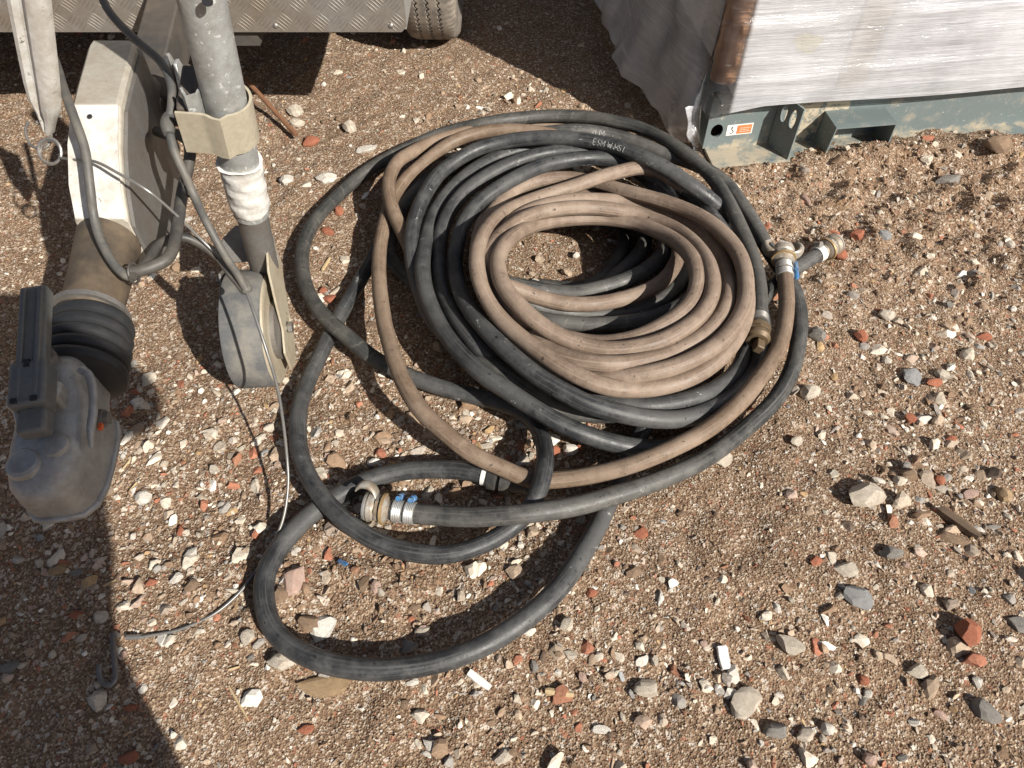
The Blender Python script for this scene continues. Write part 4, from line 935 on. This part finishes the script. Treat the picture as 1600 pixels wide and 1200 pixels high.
def V3(a): return Vector((float(a[0]), float(a[1]), float(a[2])))
def base_of(w): return (float(w[0][0]), float(w[0][1]), 0.0)
def build_hoses():
    spec = [
        ('brown', 'tanold', 'brown rubber hose looping outside the heap, pale claw coupling pointing to the skid'),
        ('tan', 'tan', 'smooth tan rubber hose coiled on top of the heap'),
        ('taped', 'taped', 'spirally taped black hose along the far edge, looping near the jockey wheel'),
        ('long', 'blackold', 'black hose along the near right edge with blue clamps at its coupling'),
        ('bottom', 'black', 'black hose making the big lowest loop on the near ground'),
        ('inner', 'black', 'black hose turning beside the tan coil, white scuffs on its left bend'),
        ('lowest', 'blackold', 'dusty black hose turns lying deep inside the hole of the coil'),
    ]
    roots = {}
    for k, m, lab in spec:
        w, r, px, py = LAID[k]
        root = thing('hose', base_of(w), lab, 'hose', 'rubber hoses heaped on the ground')
        if k == 'taped':                                   # taped in its first part and once inside, plain on the loop
            i1 = int(np.argmin(np.hypot(px - 650, py - 592))); i2 = int(np.argmin(np.hypot(px - 1105, py - 340) + 1e3 * (np.arange(len(px)) < len(px) * .6)))
            mk('hose_body', hose_mesh(w[:i1 + 1], r), 'taped', root, 60)['label'] = 'taped stretch of black hose'
            mk('hose_body', hose_mesh(w[i1:i2 + 1], r), 'black', root, 60)['label'] = 'plain black stretch of hose'
            mk('hose_body', hose_mesh(w[i2:], r), 'taped', root, 60)['label'] = 'dusty taped stretch inside the coil'
        else:
            mk('hose_body', hose_mesh(w, r), m, root, 60)
        roots[k] = root
    w, r = LAID['brown'][:2]; coupling(roots['brown'], V3(w[0]), V3(w[3]), r, roll=math.radians(165), croll=math.radians(90))
    w, r = LAID['taped'][:2]; coupling(roots['taped'], V3(w[0]), V3(w[3]), r, roll=math.radians(160), body='brass', clamps=1, blue=False, horns=False, clampmat='galvdark', cap=True)
    w, r = LAID['long'][:2]; coupling(roots['long'], V3(w[0]), V3(w[3]), r, roll=math.radians(140), croll=math.radians(45))
    coupling(roots['long'], V3(w[-1]), V3(w[-4]), r, roll=math.radians(60), clamps=1, blue=False, horns=False, clampmat='plaswhite')
    w, r = LAID['bottom'][:2]; root = roots['bottom']
    e, i = V3(w[0]), V3(w[3]); ax = (e - i).normalized()
    bd = mk('band', MB().lathe(e - ax * .010, ax, [(0, r), (.0003, r + .0016), (.0117, r + .0016), (.012, r)], 24), 'plaswhite', root)
    mk('shaded_coupling', MB().lathe(e, ax, [(-.002, r * .9), (.003, r + .006), (.018, r + .008), (.020, r + .002), (.025, r + .002), (.027, r + .009), (.044, r + .009), (.046, r + .002), (.075, r - .003), (.076, .001)], 28), 'cableblack', root)
    # printed mark on the band and hand lettering in white marker on two turns at the far side
    FONT = {'U': [[(0, 1), (0, .25), (.3, 0), (.6, .25), (.6, 1)]], 'M': [[(0, 0), (0, 1), (.35, .35), (.7, 1), (.7, 0)]], 'E': [[(.55, 1), (0, 1), (0, 0), (.55, 0)], [(0, .5), (.45, .5)]], 'S': [[(.55, .9), (.25, 1), (.05, .75), (.5, .3), (.3, 0), (0, .1)]], 'W': [[(0, 1), (.2, 0), (.4, .7), (.6, 0), (.8, 1)]], 'I': [[(.2, 0), (.2, 1)]], '.': [[(.1, .4), (.25, .45)]], '5': [[(.5, 1), (.1, 1), (.05, .55), (.4, .6), (.5, .3), (.3, 0), (0, .1)]], '-': [[(0, .5), (.5, .6)]]}
    def letter(root, key, x0, y0, text, hgt, name, lift=.0004, mat='chalk', flip=False):
        w, r, px, py = LAID[key]
        dd = np.hypot(px - x0, py - y0); i0 = int(np.argmin(dd)); mb = MB(); cur = 0.0; cc = Vector((0, 0, CAM_H))
        sgn = 1 if px[min(i0 + 4, len(px) - 1)] > px[i0] else -1
        step = .012
        for ch in text:
            if ch == ' ': cur += .6 * hgt; continue
            for st in FONT[ch]:
                pts = []
                for a, b in st:
                    s = cur + a * hgt * 1.1; fi = i0 + sgn * s / step; i = int(np.clip(math.floor(fi), 1, len(w) - 3)); f = fi - math.floor(fi)
                    c = V3(w[i]) * (1 - f) + V3(w[i + 1]) * f; t = (V3(w[i + 1]) - V3(w[i - 1])).normalized() * sgn
                    v = (cc - c); v = (v - t * v.dot(t)).normalized(); up = t.cross(v) * -1
                    if up.z < 0: up = -up
                    q = (b - .5) * hgt / r
                    pts.append(c + (v * math.cos(q) + up * math.sin(q)) * (r * 1.012 + lift))
                mb.tube(crom(pts, per=4), .0007, 6)
            cur += .85 * hgt
        return mk(name, mb, mat, root)
    letter(roots['long'], 'long', 930, 206, 'UM. . .', .014, 'marker_lettering')
    letter(roots['bottom'], 'bottom', 930, 222, 'ESM W MSI', .012, 'marker_lettering')
    letter(roots['bottom'], 'bottom', 905, 217, '-', .015, 'marker_stroke')
build_hoses()

# ------------------------------------------------------------------ stones and debris picked out one by one
import bmesh
def stone_mesh(seed, sub=2, cuts=9, jag=.10):
    rs = random.Random(seed); bm = bmesh.new(); bmesh.ops.create_icosphere(bm, subdivisions=sub, radius=1.0)
    planes = []
    for _ in range(cuts):
        n = Vector((rs.gauss(0, 1), rs.gauss(0, 1), rs.gauss(0, 1))).normalized(); planes.append((n, rs.uniform(.52, .86)))
    for v in bm.verts:
        for n, d in planes:
            k = v.co.dot(n) - d
            if k > 0: v.co -= n * k
        v.co *= 1 + rs.uniform(-jag, jag) * .35
    mn = [min(v.co[i] for v in bm.verts) for i in range(3)]; mx = [max(v.co[i] for v in bm.verts) for i in range(3)]
    for v in bm.verts:
        for i in range(3): v.co[i] = 2 * (v.co[i] - mn[i]) / (mx[i] - mn[i]) - 1
    me = bpy.data.meshes.new('stone'); bm.to_mesh(me); bm.free()
    me.polygons.foreach_set('use_smooth', [True] * len(me.polygons)); me.set_sharp_from_angle(angle=math.radians(24)); return me
SM = [stone_mesh(100 + i) for i in range(12)]
SMS = [stone_mesh(300 + i, 1, 6, .2) for i in range(10)]
_cache = {}
def with_mat(me, mat):
    k = (me.name, mat)
    if k not in _cache:
        c = me.copy(); c.materials.clear(); c.materials.append(M[mat]); _cache[k] = c
    return _cache[k]
def stone(px, py, wpx, lpx, mat, label, name='stone', cat='stone', rot=0.0, hfac=.55, sink=.3, group=None, small=False, tilt=.12, pos=None):
    g = P(px, py, 0) if pos is None else pos
    z = g.y * CP + CAM_H * SP; m = z / FPX
    sx = wpx * m * .5; fore = max(.45, math.sin(math.atan2(CAM_H, g.y)))
    sy = lpx * m * .5 / fore * .82
    sz = min(sx, sy) * hfac * 1.1
    me = with_mat((SMS if small else SM)[rnd.randrange(10)], mat)
    o = bpy.data.objects.new(name, me); COL.objects.link(o)
    o.scale = (sx, sy, sz); o.rotation_euler = (rnd.uniform(-tilt, tilt), rnd.uniform(-tilt, tilt), rot)
    o.location = (g.x, g.y, gz(g.x, g.y) + sz * (1 - 2 * sink))
    return tag(o, label, cat, group)

G = 'larger stones strewn over the ground'
for a in [
    (1350, 778, 62, 44, 'st_pale', 'largest pale rectangular stone, alone right of the coil', 'stone', .05, .8),
    (1490, 842, 46, 22, 'st_brown', 'flat brown stone touching the dark wood splinter', 'stone', -.35, .5),
    (1338, 936, 48, 42, 'st_slate', 'dark grey wedge of stone below the large pale block', 'stone', -.6, .6),
    (1231, 1010, 46, 36, 'st_pale', 'long pale stone left of the dark grey wedge', 'stone', -.7, .7),
    (1433, 1050, 34, 28, 'st_pale', 'pale rounded stone below the bright red brick lump', 'stone', .3, .7),
    (1540, 1112, 46, 38, 'st_grey', 'grey brown angular stone at the lower right', 'stone', -.7, .7),
    (1356, 1084, 15, 17, 'st_white', 'tiny bright white chip at the lower right', 'stone', .4, .8),
    (1295, 1138, 19, 24, 'st_white', 'upright pale stone, rightmost of the bottom row', 'stone', 0, .8),
    (1258, 1148, 28, 27, 'st_pale', 'knobbly pale stone, middle of the bottom row', 'stone', .2, .8),
    (1212, 1142, 40, 32, 'st_grey', 'speckled grey stone, leftmost of the bottom row', 'stone', .3, .7),
    (1164, 1098, 58, 46, 'st_pale', 'big pale triangular stone near the bottom edge', 'stone', .6, .6),
    (1358, 1186, 24, 26, 'st_pink', 'pinkish stone at the very bottom right', 'stone', .3, .8),
    (1590, 975, 36, 34, 'st_grey', 'grey slab cut by the right picture edge', 'stone', -.5, .4),
    (461, 914, 36, 58, 'st_pink', 'upright oval pinkish stone inside the lowest hose loop', 'stone', -.08, .6),
    (445, 1036, 50, 38, 'st_pale', 'pale lump just outside the lowest hose loop', 'stone', .3, .8),
    (488, 978, 40, 30, 'st_brown', 'brown clod against the inside of the lowest hose loop', 'stone', -.5, .6),
    (442, 940, 26, 34, 'st_brown', 'brown stone leaning behind the oval pinkish stone', 'stone', .5, .6),
    (570, 918, 18, 34, 'st_brown', 'narrow brown stone inside the lowest hose loop', 'stone', -.1, .7),
    (588, 922, 18, 26, 'st_pink', 'pale pinkish pebble beside the narrow brown stone', 'stone', .1, .7),
    (660, 988, 26, 22, 'st_pale', 'pale stone in the shade of the lowest hose loop', 'stone', .3, .6),
    (640, 1012, 30, 26, 'st_grey', 'grey stone touching the lowest hose loop from inside', 'stone', .3, .5),
    (648, 948, 22, 15, 'st_brown', 'flat brown chip in the middle of the lowest loop', 'stone', .3, .5),
    (505, 1072, 84, 44, 'st_ochre', 'wide flat yellow brown stone half buried below the loop', 'stone', .1, .22),
    (645, 1066, 20, 14, 'st_white', 'white chip touching the lowest hose loop from outside', 'stone', .1, .6),
    (222, 777, 29, 28, 'st_white', 'round white stone right of the ball coupling', 'stone', 0, .7),
    (174, 626, 0, 0, None, None, None, 0, 0),
    (213, 627, 22, 18, 'st_white', 'white chip beside the bellows', 'stone', .2, .7),
    (678, 1166, 40, 26, 'st_white', 'glossy white stone at the bottom centre', 'stone', -.3, .5),
    (940, 1138, 32, 16, 'st_white', 'flat white stone at the bottom right of centre', 'stone', -.1, .5),
    (1010, 1075, 42, 36, 'st_pale', 'pale sunken stone below the coil', 'stone', .4, .5),
    (788, 1180, 34, 24, 'st_pale', 'pale stone on the bottom edge near the centre', 'stone', .4, .5),
    (827, 986, 22, 18, 'st_white', 'white pebble just right of the lowest loop', 'stone', .4, .7),
    (884, 978, 24, 26, 'st_pale', 'pale pebble of the cluster right of the lowest loop', 'stone', .4, .7),
    (890, 1022, 24, 18, 'st_pale', 'pale pebble below its cluster right of the loop', 'stone', -.4, .7),
    (1278, 520, 27, 28, 'st_grey', 'round mottled grey stone right of the coil', 'stone', .4, .8),
    (1268, 608, 34, 26, 'st_pale', 'pale lump right of the coil below the round stone', 'stone', .4, .7),
    (1246, 688, 22, 18, 'st_pale', 'pale stone beside the lower right bend', 'stone', .2, .7),
    (1131, 716, 34, 28, 'st_pale', 'pale stone tucked against the outermost black hose', 'stone', .2, .6),
    (1428, 586, 32, 34, 'st_slate', 'blue grey slate in the pale gravel patch', 'stone', .3, .4),
    (1386, 491, 28, 22, 'st_pale', 'pale triangular stone at the top of the gravel patch', 'stone', .2, .5),
    (1376, 378, 22, 20, 'st_slate', 'blue grey chip right of the plain hose end', 'stone', .2, .5),
    (1418, 742, 28, 26, 'st_brown', 'brown lump right of the large pale block', 'stone', .6, .7),
    (1404, 752, 20, 20, 'st_pale', 'pale chip leaning on the brown lump', 'stone', .3, .7),
    (1480, 760, 34, 16, 'st_pale', 'pale flake right of the large block', 'stone', -.2, .4),
    (1520, 768, 30, 16, 'st_pink', 'pinkish sliver above the dark wood splinter', 'stone', .3, .5),
    (1569, 772, 26, 28, 'st_ochre', 'yellow brown stone by the right edge', 'stone', -.3, .7),
    (1392, 866, 34, 26, 'st_grey', 'rounded grey stone between large block and dark wedge', 'stone', .1, .6),
    (1320, 893, 40, 30, 'st_pale', 'weathered pale stone above the dark grey wedge', 'stone', .1, .5),
    (1475, 292, 40, 20, 'st_grey', 'grey lump in front of the fork pocket', 'stone', .1, .7),
    (1545, 250, 44, 24, 'st_brown', 'brown clod against the rail at the right', 'stone', .1, .7),
    (1258, 312, 12, 26, 'st_pink', 'upright pinkish sliver in front of the skid', 'stone', .1, .9),
    (545, 197, 22, 16, 'st_pale', 'small pale stone with a dark hollow above the coil', 'stone', .1, .9),
    (459, 170, 27, 17, 'st_pale', 'pale stone beside the upper end of the rod', 'stone', .1, .6),
    (463, 187, 24, 13, 'st_pale', 'rounded pale stone beside the rod', 'stone', .1, .5),
    (572, 233, 36, 12, 'st_white', 'long flat white stone outside the far left hose', 'stone', .1, .4),
    (510, 282, 34, 18, 'st_white', 'crumbly white stone left of the far hose', 'stone', .1, .5),
    (447, 283, 24, 18, 'st_white', 'white lump right of the taped tube', 'stone', .1, .6),
    (398, 432, 0, 0, None, None, None, 0, 0),
    (350, 431, 22, 18, 'st_slate', 'blue grey stone behind the jockey wheel', 'stone', .3, .5),
    (836, 437, 14, 13, 'st_white', 'white pebble lying in the hole of the coil', 'stone', 0, .8),
    (900, 398, 12, 11, 'st_white', 'second white pebble in the hole of the coil', 'stone', 0, .8),
    (892, 702, 24, 22, 'st_white', 'white stone framed between black and brown hose', 'stone', 0, .8),
    (758, 693, 26, 12, 'st_pale', 'cream chip under the brown hose', 'stone', .1, .5),
    (990, 895, 26, 20, 'st_brown', 'brown stone right of the black loop', 'stone', .1, .6),
    (1440, 262, 20, 12, 'st_pale', 'small pale chip at the rail flange', 'stone', .1, .6),
    (93, 893, 26, 20, 'st_ochre', 'yellow stone in the shade below the ball coupling', 'stone', .2, .6),
    (119, 896, 22, 14, 'st_grey', 'grey stone beside the yellow one in the shade', 'stone', .1, .5),
    (15, 1045, 36, 24, 'st_grey', 'grey stone in the shade at the left edge', 'stone', .1, .5),
    (160, 965, 22, 26, 'st_pale', 'pale wedge in the shade above the snap hook', 'stone', .6, .5),
    (128, 998, 18, 16, 'st_pale', 'pale chip in the shade left of the snap hook', 'stone', .6, .5),
    (223, 1076, 14, 18, 'st_white', 'white chip at the edge of the large shadow', 'stone', .6, .5),
    (280, 908, 20, 18, 'st_white', 'white stone in the sunny gravel left of the loop', 'stone', .6, .6),
    (300, 868, 24, 20, 'st_white', 'biggest white chip left of the lowest loop', 'stone', .6, .6),
    (305, 922, 22, 22, 'st_brown', 'reddish brown chip left of the lowest loop', 'stone', .6, .5),
    (390, 1000, 24, 26, 'st_pale', 'pale stone on the outer side of the loop, lower left', 'stone', .6, .6),
]:
    px, py, w, l, m, lab, nm, rot, hf = a
    if m: stone(px, py, w, l, m, lab, nm, 'stone', rot, hf, .22, G)
GB = 'brick fragments strewn over the ground'
for px, py, w, l, lab, rot, hf in [
    (1508, 992, 43, 46, 'largest bright red brick lump at the lower right', .5, .8),
    (1345, 524, 22, 20, 'round orange brick lump beside the mottled grey stone', 0, .9),
    (1335, 374, 22, 18, 'orange brick lump touching the plain hose end', 0, .8),
    (1312, 402, 22, 18, 'brick lump below the plain hose end', 0, .8),
    (1462, 596, 30, 16, 'flat red brick chip beside the slate', .2, .5),
    (1542, 521, 26, 14, 'flat red brick chip by the right edge', .2, .5),
    (1470, 747, 18, 20, 'small brick lump right of the large pale block', .2, .7),
    (1490, 682, 18, 13, 'bright orange chip in the lower gravel patch', .2, .6),
    (1425, 650, 18, 18, 'dull red chip in the gravel patch', .5, .6),
    (1272, 880, 22, 18, 'dull brick chip left of the weathered pale stone', .3, .6),
    (1350, 1062, 17, 22, 'dull brick chip beside the white chip', .3, .6),
    (904, 700, 14, 14, 'small red chip beside the framed white stone', 0, .8),
    (868, 703, 16, 20, 'brick chip left of the framed white stone', 0, .7),
    (515, 466, 22, 16, 'orange brick chip between taped hose and black hose', 0, .6),
    (505, 452, 14, 14, 'smaller orange chip beside the taped hose', 0, .6),
    (512, 362, 16, 20, 'red chip inside the taped hose bend', .8, .6),
    (530, 330, 14, 18, 'red chip at the upper inside of the taped hose', .3, .6),
    (478, 1140, 26, 18, 'dull red chip at the bottom left of centre', .3, .5),
    (282, 828, 14, 22, 'red chip in the gravel left of the loop', .2, .7),
    (240, 913, 22, 16, 'orange chip in the sunny gravel', .2, .5),
    (218, 912, 22, 14, 'second orange chip in the sunny gravel', -.2, .5),
    (121, 962, 22, 18, 'dark red chip in the large shadow', .2, .5),
    (205, 1105, 26, 14, 'orange chip in the shade near the bottom left', .2, .5),
    (200, 1185, 34, 24, 'dark red chip in the shade on the bottom edge', .2, .4),
    (925, 925, 18, 18, 'red chip right of the black loop', .3, .5),
    (1001, 832, 26, 22, 'pink brown brick chip right of the black loop', .3, .5),
    (436, 864, 16, 13, 'small red chip inside the upper lowest loop', .3, .7),
    (485, 218, 30, 18, 'dull red stone at the lower end of the rod', .2, .5),
    (210, 610, 18, 14, 'dark red chip beside the bellows shadow', .2, .5)]:
    stone(px, py, w, l, 'st_red', lab, 'brick_fragment', 'brick', rot, hf, .22, GB)
# further loose stones, too alike to tell apart
cl = {'st_pale': ('small pale stone', 95), 'st_white': ('small white chip', 32), 'st_brown': ('small brown stone', 42), 'st_grey': ('small grey stone', 26), 'st_pink': ('small pinkish stone', 18)}
rs2 = np.random.RandomState(77)
def place(px, py):
    if px < 230 and py > 820: return ' in the large shadow, lower left'
    if py > 1080: return ' along the bottom edge'
    if px < 470: return ' near the jockey wheel and drawbar' if py < 640 else ' left of the lowest hose loop'
    if py < 300: return ' in front of the skid' if px > 1050 else ' beyond the coil'
    if px > 1330: return ' right of the coil, far half' if py < 560 else (' near the large pale block' if py < 860 else ' near the red brick lump')
    if py > 800: return ' below the coil, right half' if px > 850 else ' around the lowest hose loop'
    return ' close beside the coil'

for m, (lab, n) in cl.items():
    k = 0
    while k < n:
        px, py = rs2.uniform(-20, 1620), rs2.uniform(90, 1200)
        g = P(px, py, 0)
        if rs2.rand() > float(dens_med(np.array([g.x]), np.array([g.y]))[0]) or (px > 1080 and py < 250) or (px < 320 and py < 120): continue
        s = rs2.uniform(.008, .017)
        z = g.y * CP + CAM_H * SP
        stone(px, py, s * FPX / z * rs2.uniform(.8, 1.3), s * FPX / z * rs2.uniform(.7, 1.1), m, lab + place(px, py), 'stone', 'stone', rs2.uniform(0, 3.1), rs2.uniform(.5, .9), .25, 'small loose stones', True, .4); k += 1

def chip(name, a, b, w, t, mat, label, cat, z=.004, taper=.8):
    pa, pb = P(*a), P(*b); pa.z = gz(pa.x, pa.y) + z; pb.z = gz(pb.x, pb.y) + z
    x, y, zz = frame(pb - pa); rings = []
    for f, k in ((0, taper), (.1, .95), (.45, 1.0), (.8, .92), (1, taper * .8)):
        o = pa + (pb - pa) * f + y * (rnd.uniform(-1, 1) * w * .05)
        rings.append([o + y * (w * k * sx) + zz * (t * sz) for sx, sz in ((-.5, -.5), (-.42, .4), (.1, .55), (.5, .3), (.5, -.5))])
    tag(mk(name, MB().loft(rings), mat, None, 30, loc=(pa.x, pa.y, 0)), label, cat)
chip('wood_splinter', (1466, 795), (1527, 842), .017, .012, 'wood', 'dark wood splinter lying right of the large pale block', 'wood', .008, .7)
chip('plastic_strip', (1126, 1012), (1134, 1047), .017, .006, 'plaswhite', 'short white plastic strip on the ground below the coil', 'plastic', .006, .95)
chip('plastic_strip', (732, 1050), (766, 1074), .012, .004, 'plaswhite', 'dull grey white plastic strip below the lowest loop', 'plastic', .005, .9)
chip('wood_chip', (852, 1078), (897, 1084), .011, .007, 'straw', 'tan wood chip on the ground below the lowest loop', 'wood', .005, .6)
chip('wood_chip', (575, 300), (566, 312), .010, .004, 'plaswhite', 'white sliver in the shade under the far left hose', 'plastic', .006, .6)
chip('wood_chip', (503, 421), (516, 403), .007, .004, 'straw', 'cream sliver between the taped hose and the brown hose', 'wood', .005, .6)
for i, (a, b, lab) in enumerate([((163, 918), (183, 905), 'short straw at the edge of the large shadow'), ((358, 1073), (389, 1126), 'long straw lying below left of the lowest loop'), ((190, 733), (208, 712), 'short straw right of the ball coupling'), ((200, 768), (214, 753), 'broken straw above the round white stone'), ((193, 642), (226, 640), 'straw lying level beside the coupling'), ((358, 1048), (375, 1042), 'short straw above the long straw')]):
    chip('straw', a, b, .0030, .0022, 'straw', lab, 'straw', .003, .6)
chip('glass_shard', (531, 882), (546, 890), .008, .003, 'blue', 'tiny pale blue shard inside the lowest loop', 'shard', .004, .6)

# ------------------------------------------------------------------ the person behind the camera, whose shadow falls over the coupling
def build_person():
    J = {}
    def v(n, x, y, z, rx, ry=None): J[n] = (Vector((x, y, z)), rx, ry or rx)
    v('pelvis', 0, -.42, .92, .170, .125); v('waist', .02, -.36, 1.06, .24, .15); v('chest', .03, -.285, 1.19, .34, .16); v('shoulders', 0, -.23, 1.355, .13, .09)
    v('neck', 0, -.185, 1.435, .056); v('headlow', 0, -.130, 1.49, .068, .082); v('head', 0, -.105, 1.565, .080, .098); v('crown', 0, -.110, 1.635, .060, .075)
    for s, n in ((1, 'r'), (-1, 'l')):
        v('hip' + n, s * .095 - .03, -.43, .86, .092); v('knee' + n, s * .105 - .06, -.43, .48, .066); v('calf' + n, s * .11 - .07, -.46, .33, .062); v('ankle' + n, s * .115 - .08, -.475, .10, .045); v('heel' + n, s * .115 - .08, -.48, .045, .045); v('toe' + n, s * .135 - .08, -.295, .038, .040, .035)
        v('shoulder' + n, s * .205, -.235, 1.335, .075); v('elbow' + n, s * .295, -.20, 1.12, .085); v('fore' + n, s * .24, -.135, 1.16, .050); v('wrist' + n, s * .075, -.075, 1.175, .031)
    E = [('pelvis', 'waist'), ('waist', 'chest'), ('chest', 'shoulders'), ('shoulders', 'neck'), ('neck', 'headlow'), ('headlow', 'head'), ('head', 'crown')]
    for n in 'rl':
        E += [('pelvis', 'hip' + n), ('hip' + n, 'knee' + n), ('knee' + n, 'calf' + n), ('calf' + n, 'ankle' + n), ('ankle' + n, 'heel' + n), ('heel' + n, 'toe' + n), ('shoulders', 'shoulder' + n), ('shoulder' + n, 'elbow' + n), ('elbow' + n, 'fore' + n), ('fore' + n, 'wrist' + n)]
    for s, n in ((1, 'r'), (-1, 'l')):                       # hands round the phone: palm, four bent fingers, thumb
        v('palm' + n, s * .064, -.045, 1.187, .026, .016); E.append(('wrist' + n, 'palm' + n))
        for k, (dz, ln) in enumerate(((.030, .9), (.012, 1.0), (-.006, .95), (-.022, .8))):
            a, b, c = 'f%s%d' % (n, k), 'g%s%d' % (n, k), 'h%s%d' % (n, k)
            v(a, s * .070, -.022, 1.187 + dz, .0095); v(b, s * .066, -.022 + .016 * ln, 1.188 + dz * 1.05, .0088); v(c, s * (.066 - .022 * ln), -.018 + .012 * ln, 1.188 + dz * 1.05, .0078)
            E += [('palm' + n, a), (a, b), (b, c)]
        v('t' + n, s * .050, -.052, 1.212, .0105); v('u' + n, s * .038, -.040, 1.222, .0092); E += [('palm' + n, 't' + n), ('t' + n, 'u' + n)]
    for n in list(J):
        if n[0] not in 'wftughp' or n in ('waist', 'fore' + n[-1], 'pelvis', 'hipr', 'hipl', 'heelr', 'heell', 'toer', 'toel', 'head', 'headlow'): J[n] = (J[n][0] + Vector((.03, 0, 0)), J[n][1], J[n][2])
    names = list(J); base = Vector((0, -.42, 0))
    me = bpy.data.meshes.new('person'); me.from_pydata([J[n][0] - base for n in names], [(names.index(a), names.index(b)) for a, b in E], [])
    o = bpy.data.objects.new('person', me); COL.objects.link(o); o.location = base; ORG[o.name] = base
    sk = o.modifiers.new('skin', 'SKIN'); sk.use_smooth_shade = True
    sv = me.skin_vertices[0].data
    for i, n in enumerate(names): sv[i].radius = (J[n][1], J[n][2]); sv[i].use_root = (n == 'pelvis')
    ss = o.modifiers.new('sub', 'SUBSURF'); ss.levels = ss.render_levels = 2
    bpy.context.view_layer.update()
    ev = bpy.data.meshes.new_from_object(o.evaluated_get(bpy.context.evaluated_depsgraph_get()))
    o.modifiers.clear(); o.data = ev
    for m in ('cloth', 'trousers', 'skin', 'boots'): ev.materials.append(M[m])
    for p in ev.polygons:
        c = p.center + base
        p.material_index = 2 if (c.z > 1.455 or c.y > -.085 and c.z > 1.1) else 3 if c.z < .13 else 1 if c.z < .90 else 0
        p.use_smooth = True
    hd = Vector((0, -.105, 1.555)); f = Vector((0, .78, -.62)).normalized(); up = Vector((0, .62, .78)); X = Vector((1, 0, 0))
    rings = []
    for q in np.linspace(0, 1, 9):
        rr = math.sqrt(max(0, 1 - (q * .98) ** 2)); cc = hd - f * (.012 + .02 * (1 - q)) + up * (.012 + .088 * q)
        rings.append([cc + X * (.088 * rr * math.cos(t)) + f * (.104 * rr * math.sin(t)) for t in [2 * math.pi * k / 20 for k in range(20)]])
    mk('hair', MB().loft(rings), 'hair', o, 180)
    mk('nose', MB().tube([hd + f * .085 + up * .012, hd + f * .104 - up * .014, hd + f * .100 - up * .026], [.007, .012, .009], 10), 'skin', o, 180)
    for sg in (1, -1):
        mk('eye', MB().lathe(hd + f * .084 + X * (.031 * sg) + up * .012, f, [(0, .011), (.005, .009), (.008, .002)], 12), 'plaswhite', o, 180)
        mk('ear', MB().lathe(hd + X * (.078 * sg) - up * .004, X * sg, [(0, .022), (.008, .026), (.012, .018), (.011, .004)], 12), 'skin', o, 180)
    mk('mouth', MB().tube([hd + f * .088 - up * .045 - X * .022, hd + f * .094 - up * .046, hd + f * .088 - up * .045 + X * .022], .004, 8), 'mouth', o, 180)
    tag(o, 'person leaning in at the near edge, whose shadow covers the ball coupling', 'person')
    ax = (Vector((1, 0, 0)), Vector((0, SP, CP)), Vector((0, -CP, SP)))
    ph = mk('phone', MB().box(Vector((0, 0, 1.2)) + ax[2] * .008 , .075, .036, .004, ax), 'phone', None, bevel=.003, loc=(0, -.01, 1.19))
    tag(ph, 'dark phone held level in both hands of the standing person', 'phone')
build_person()
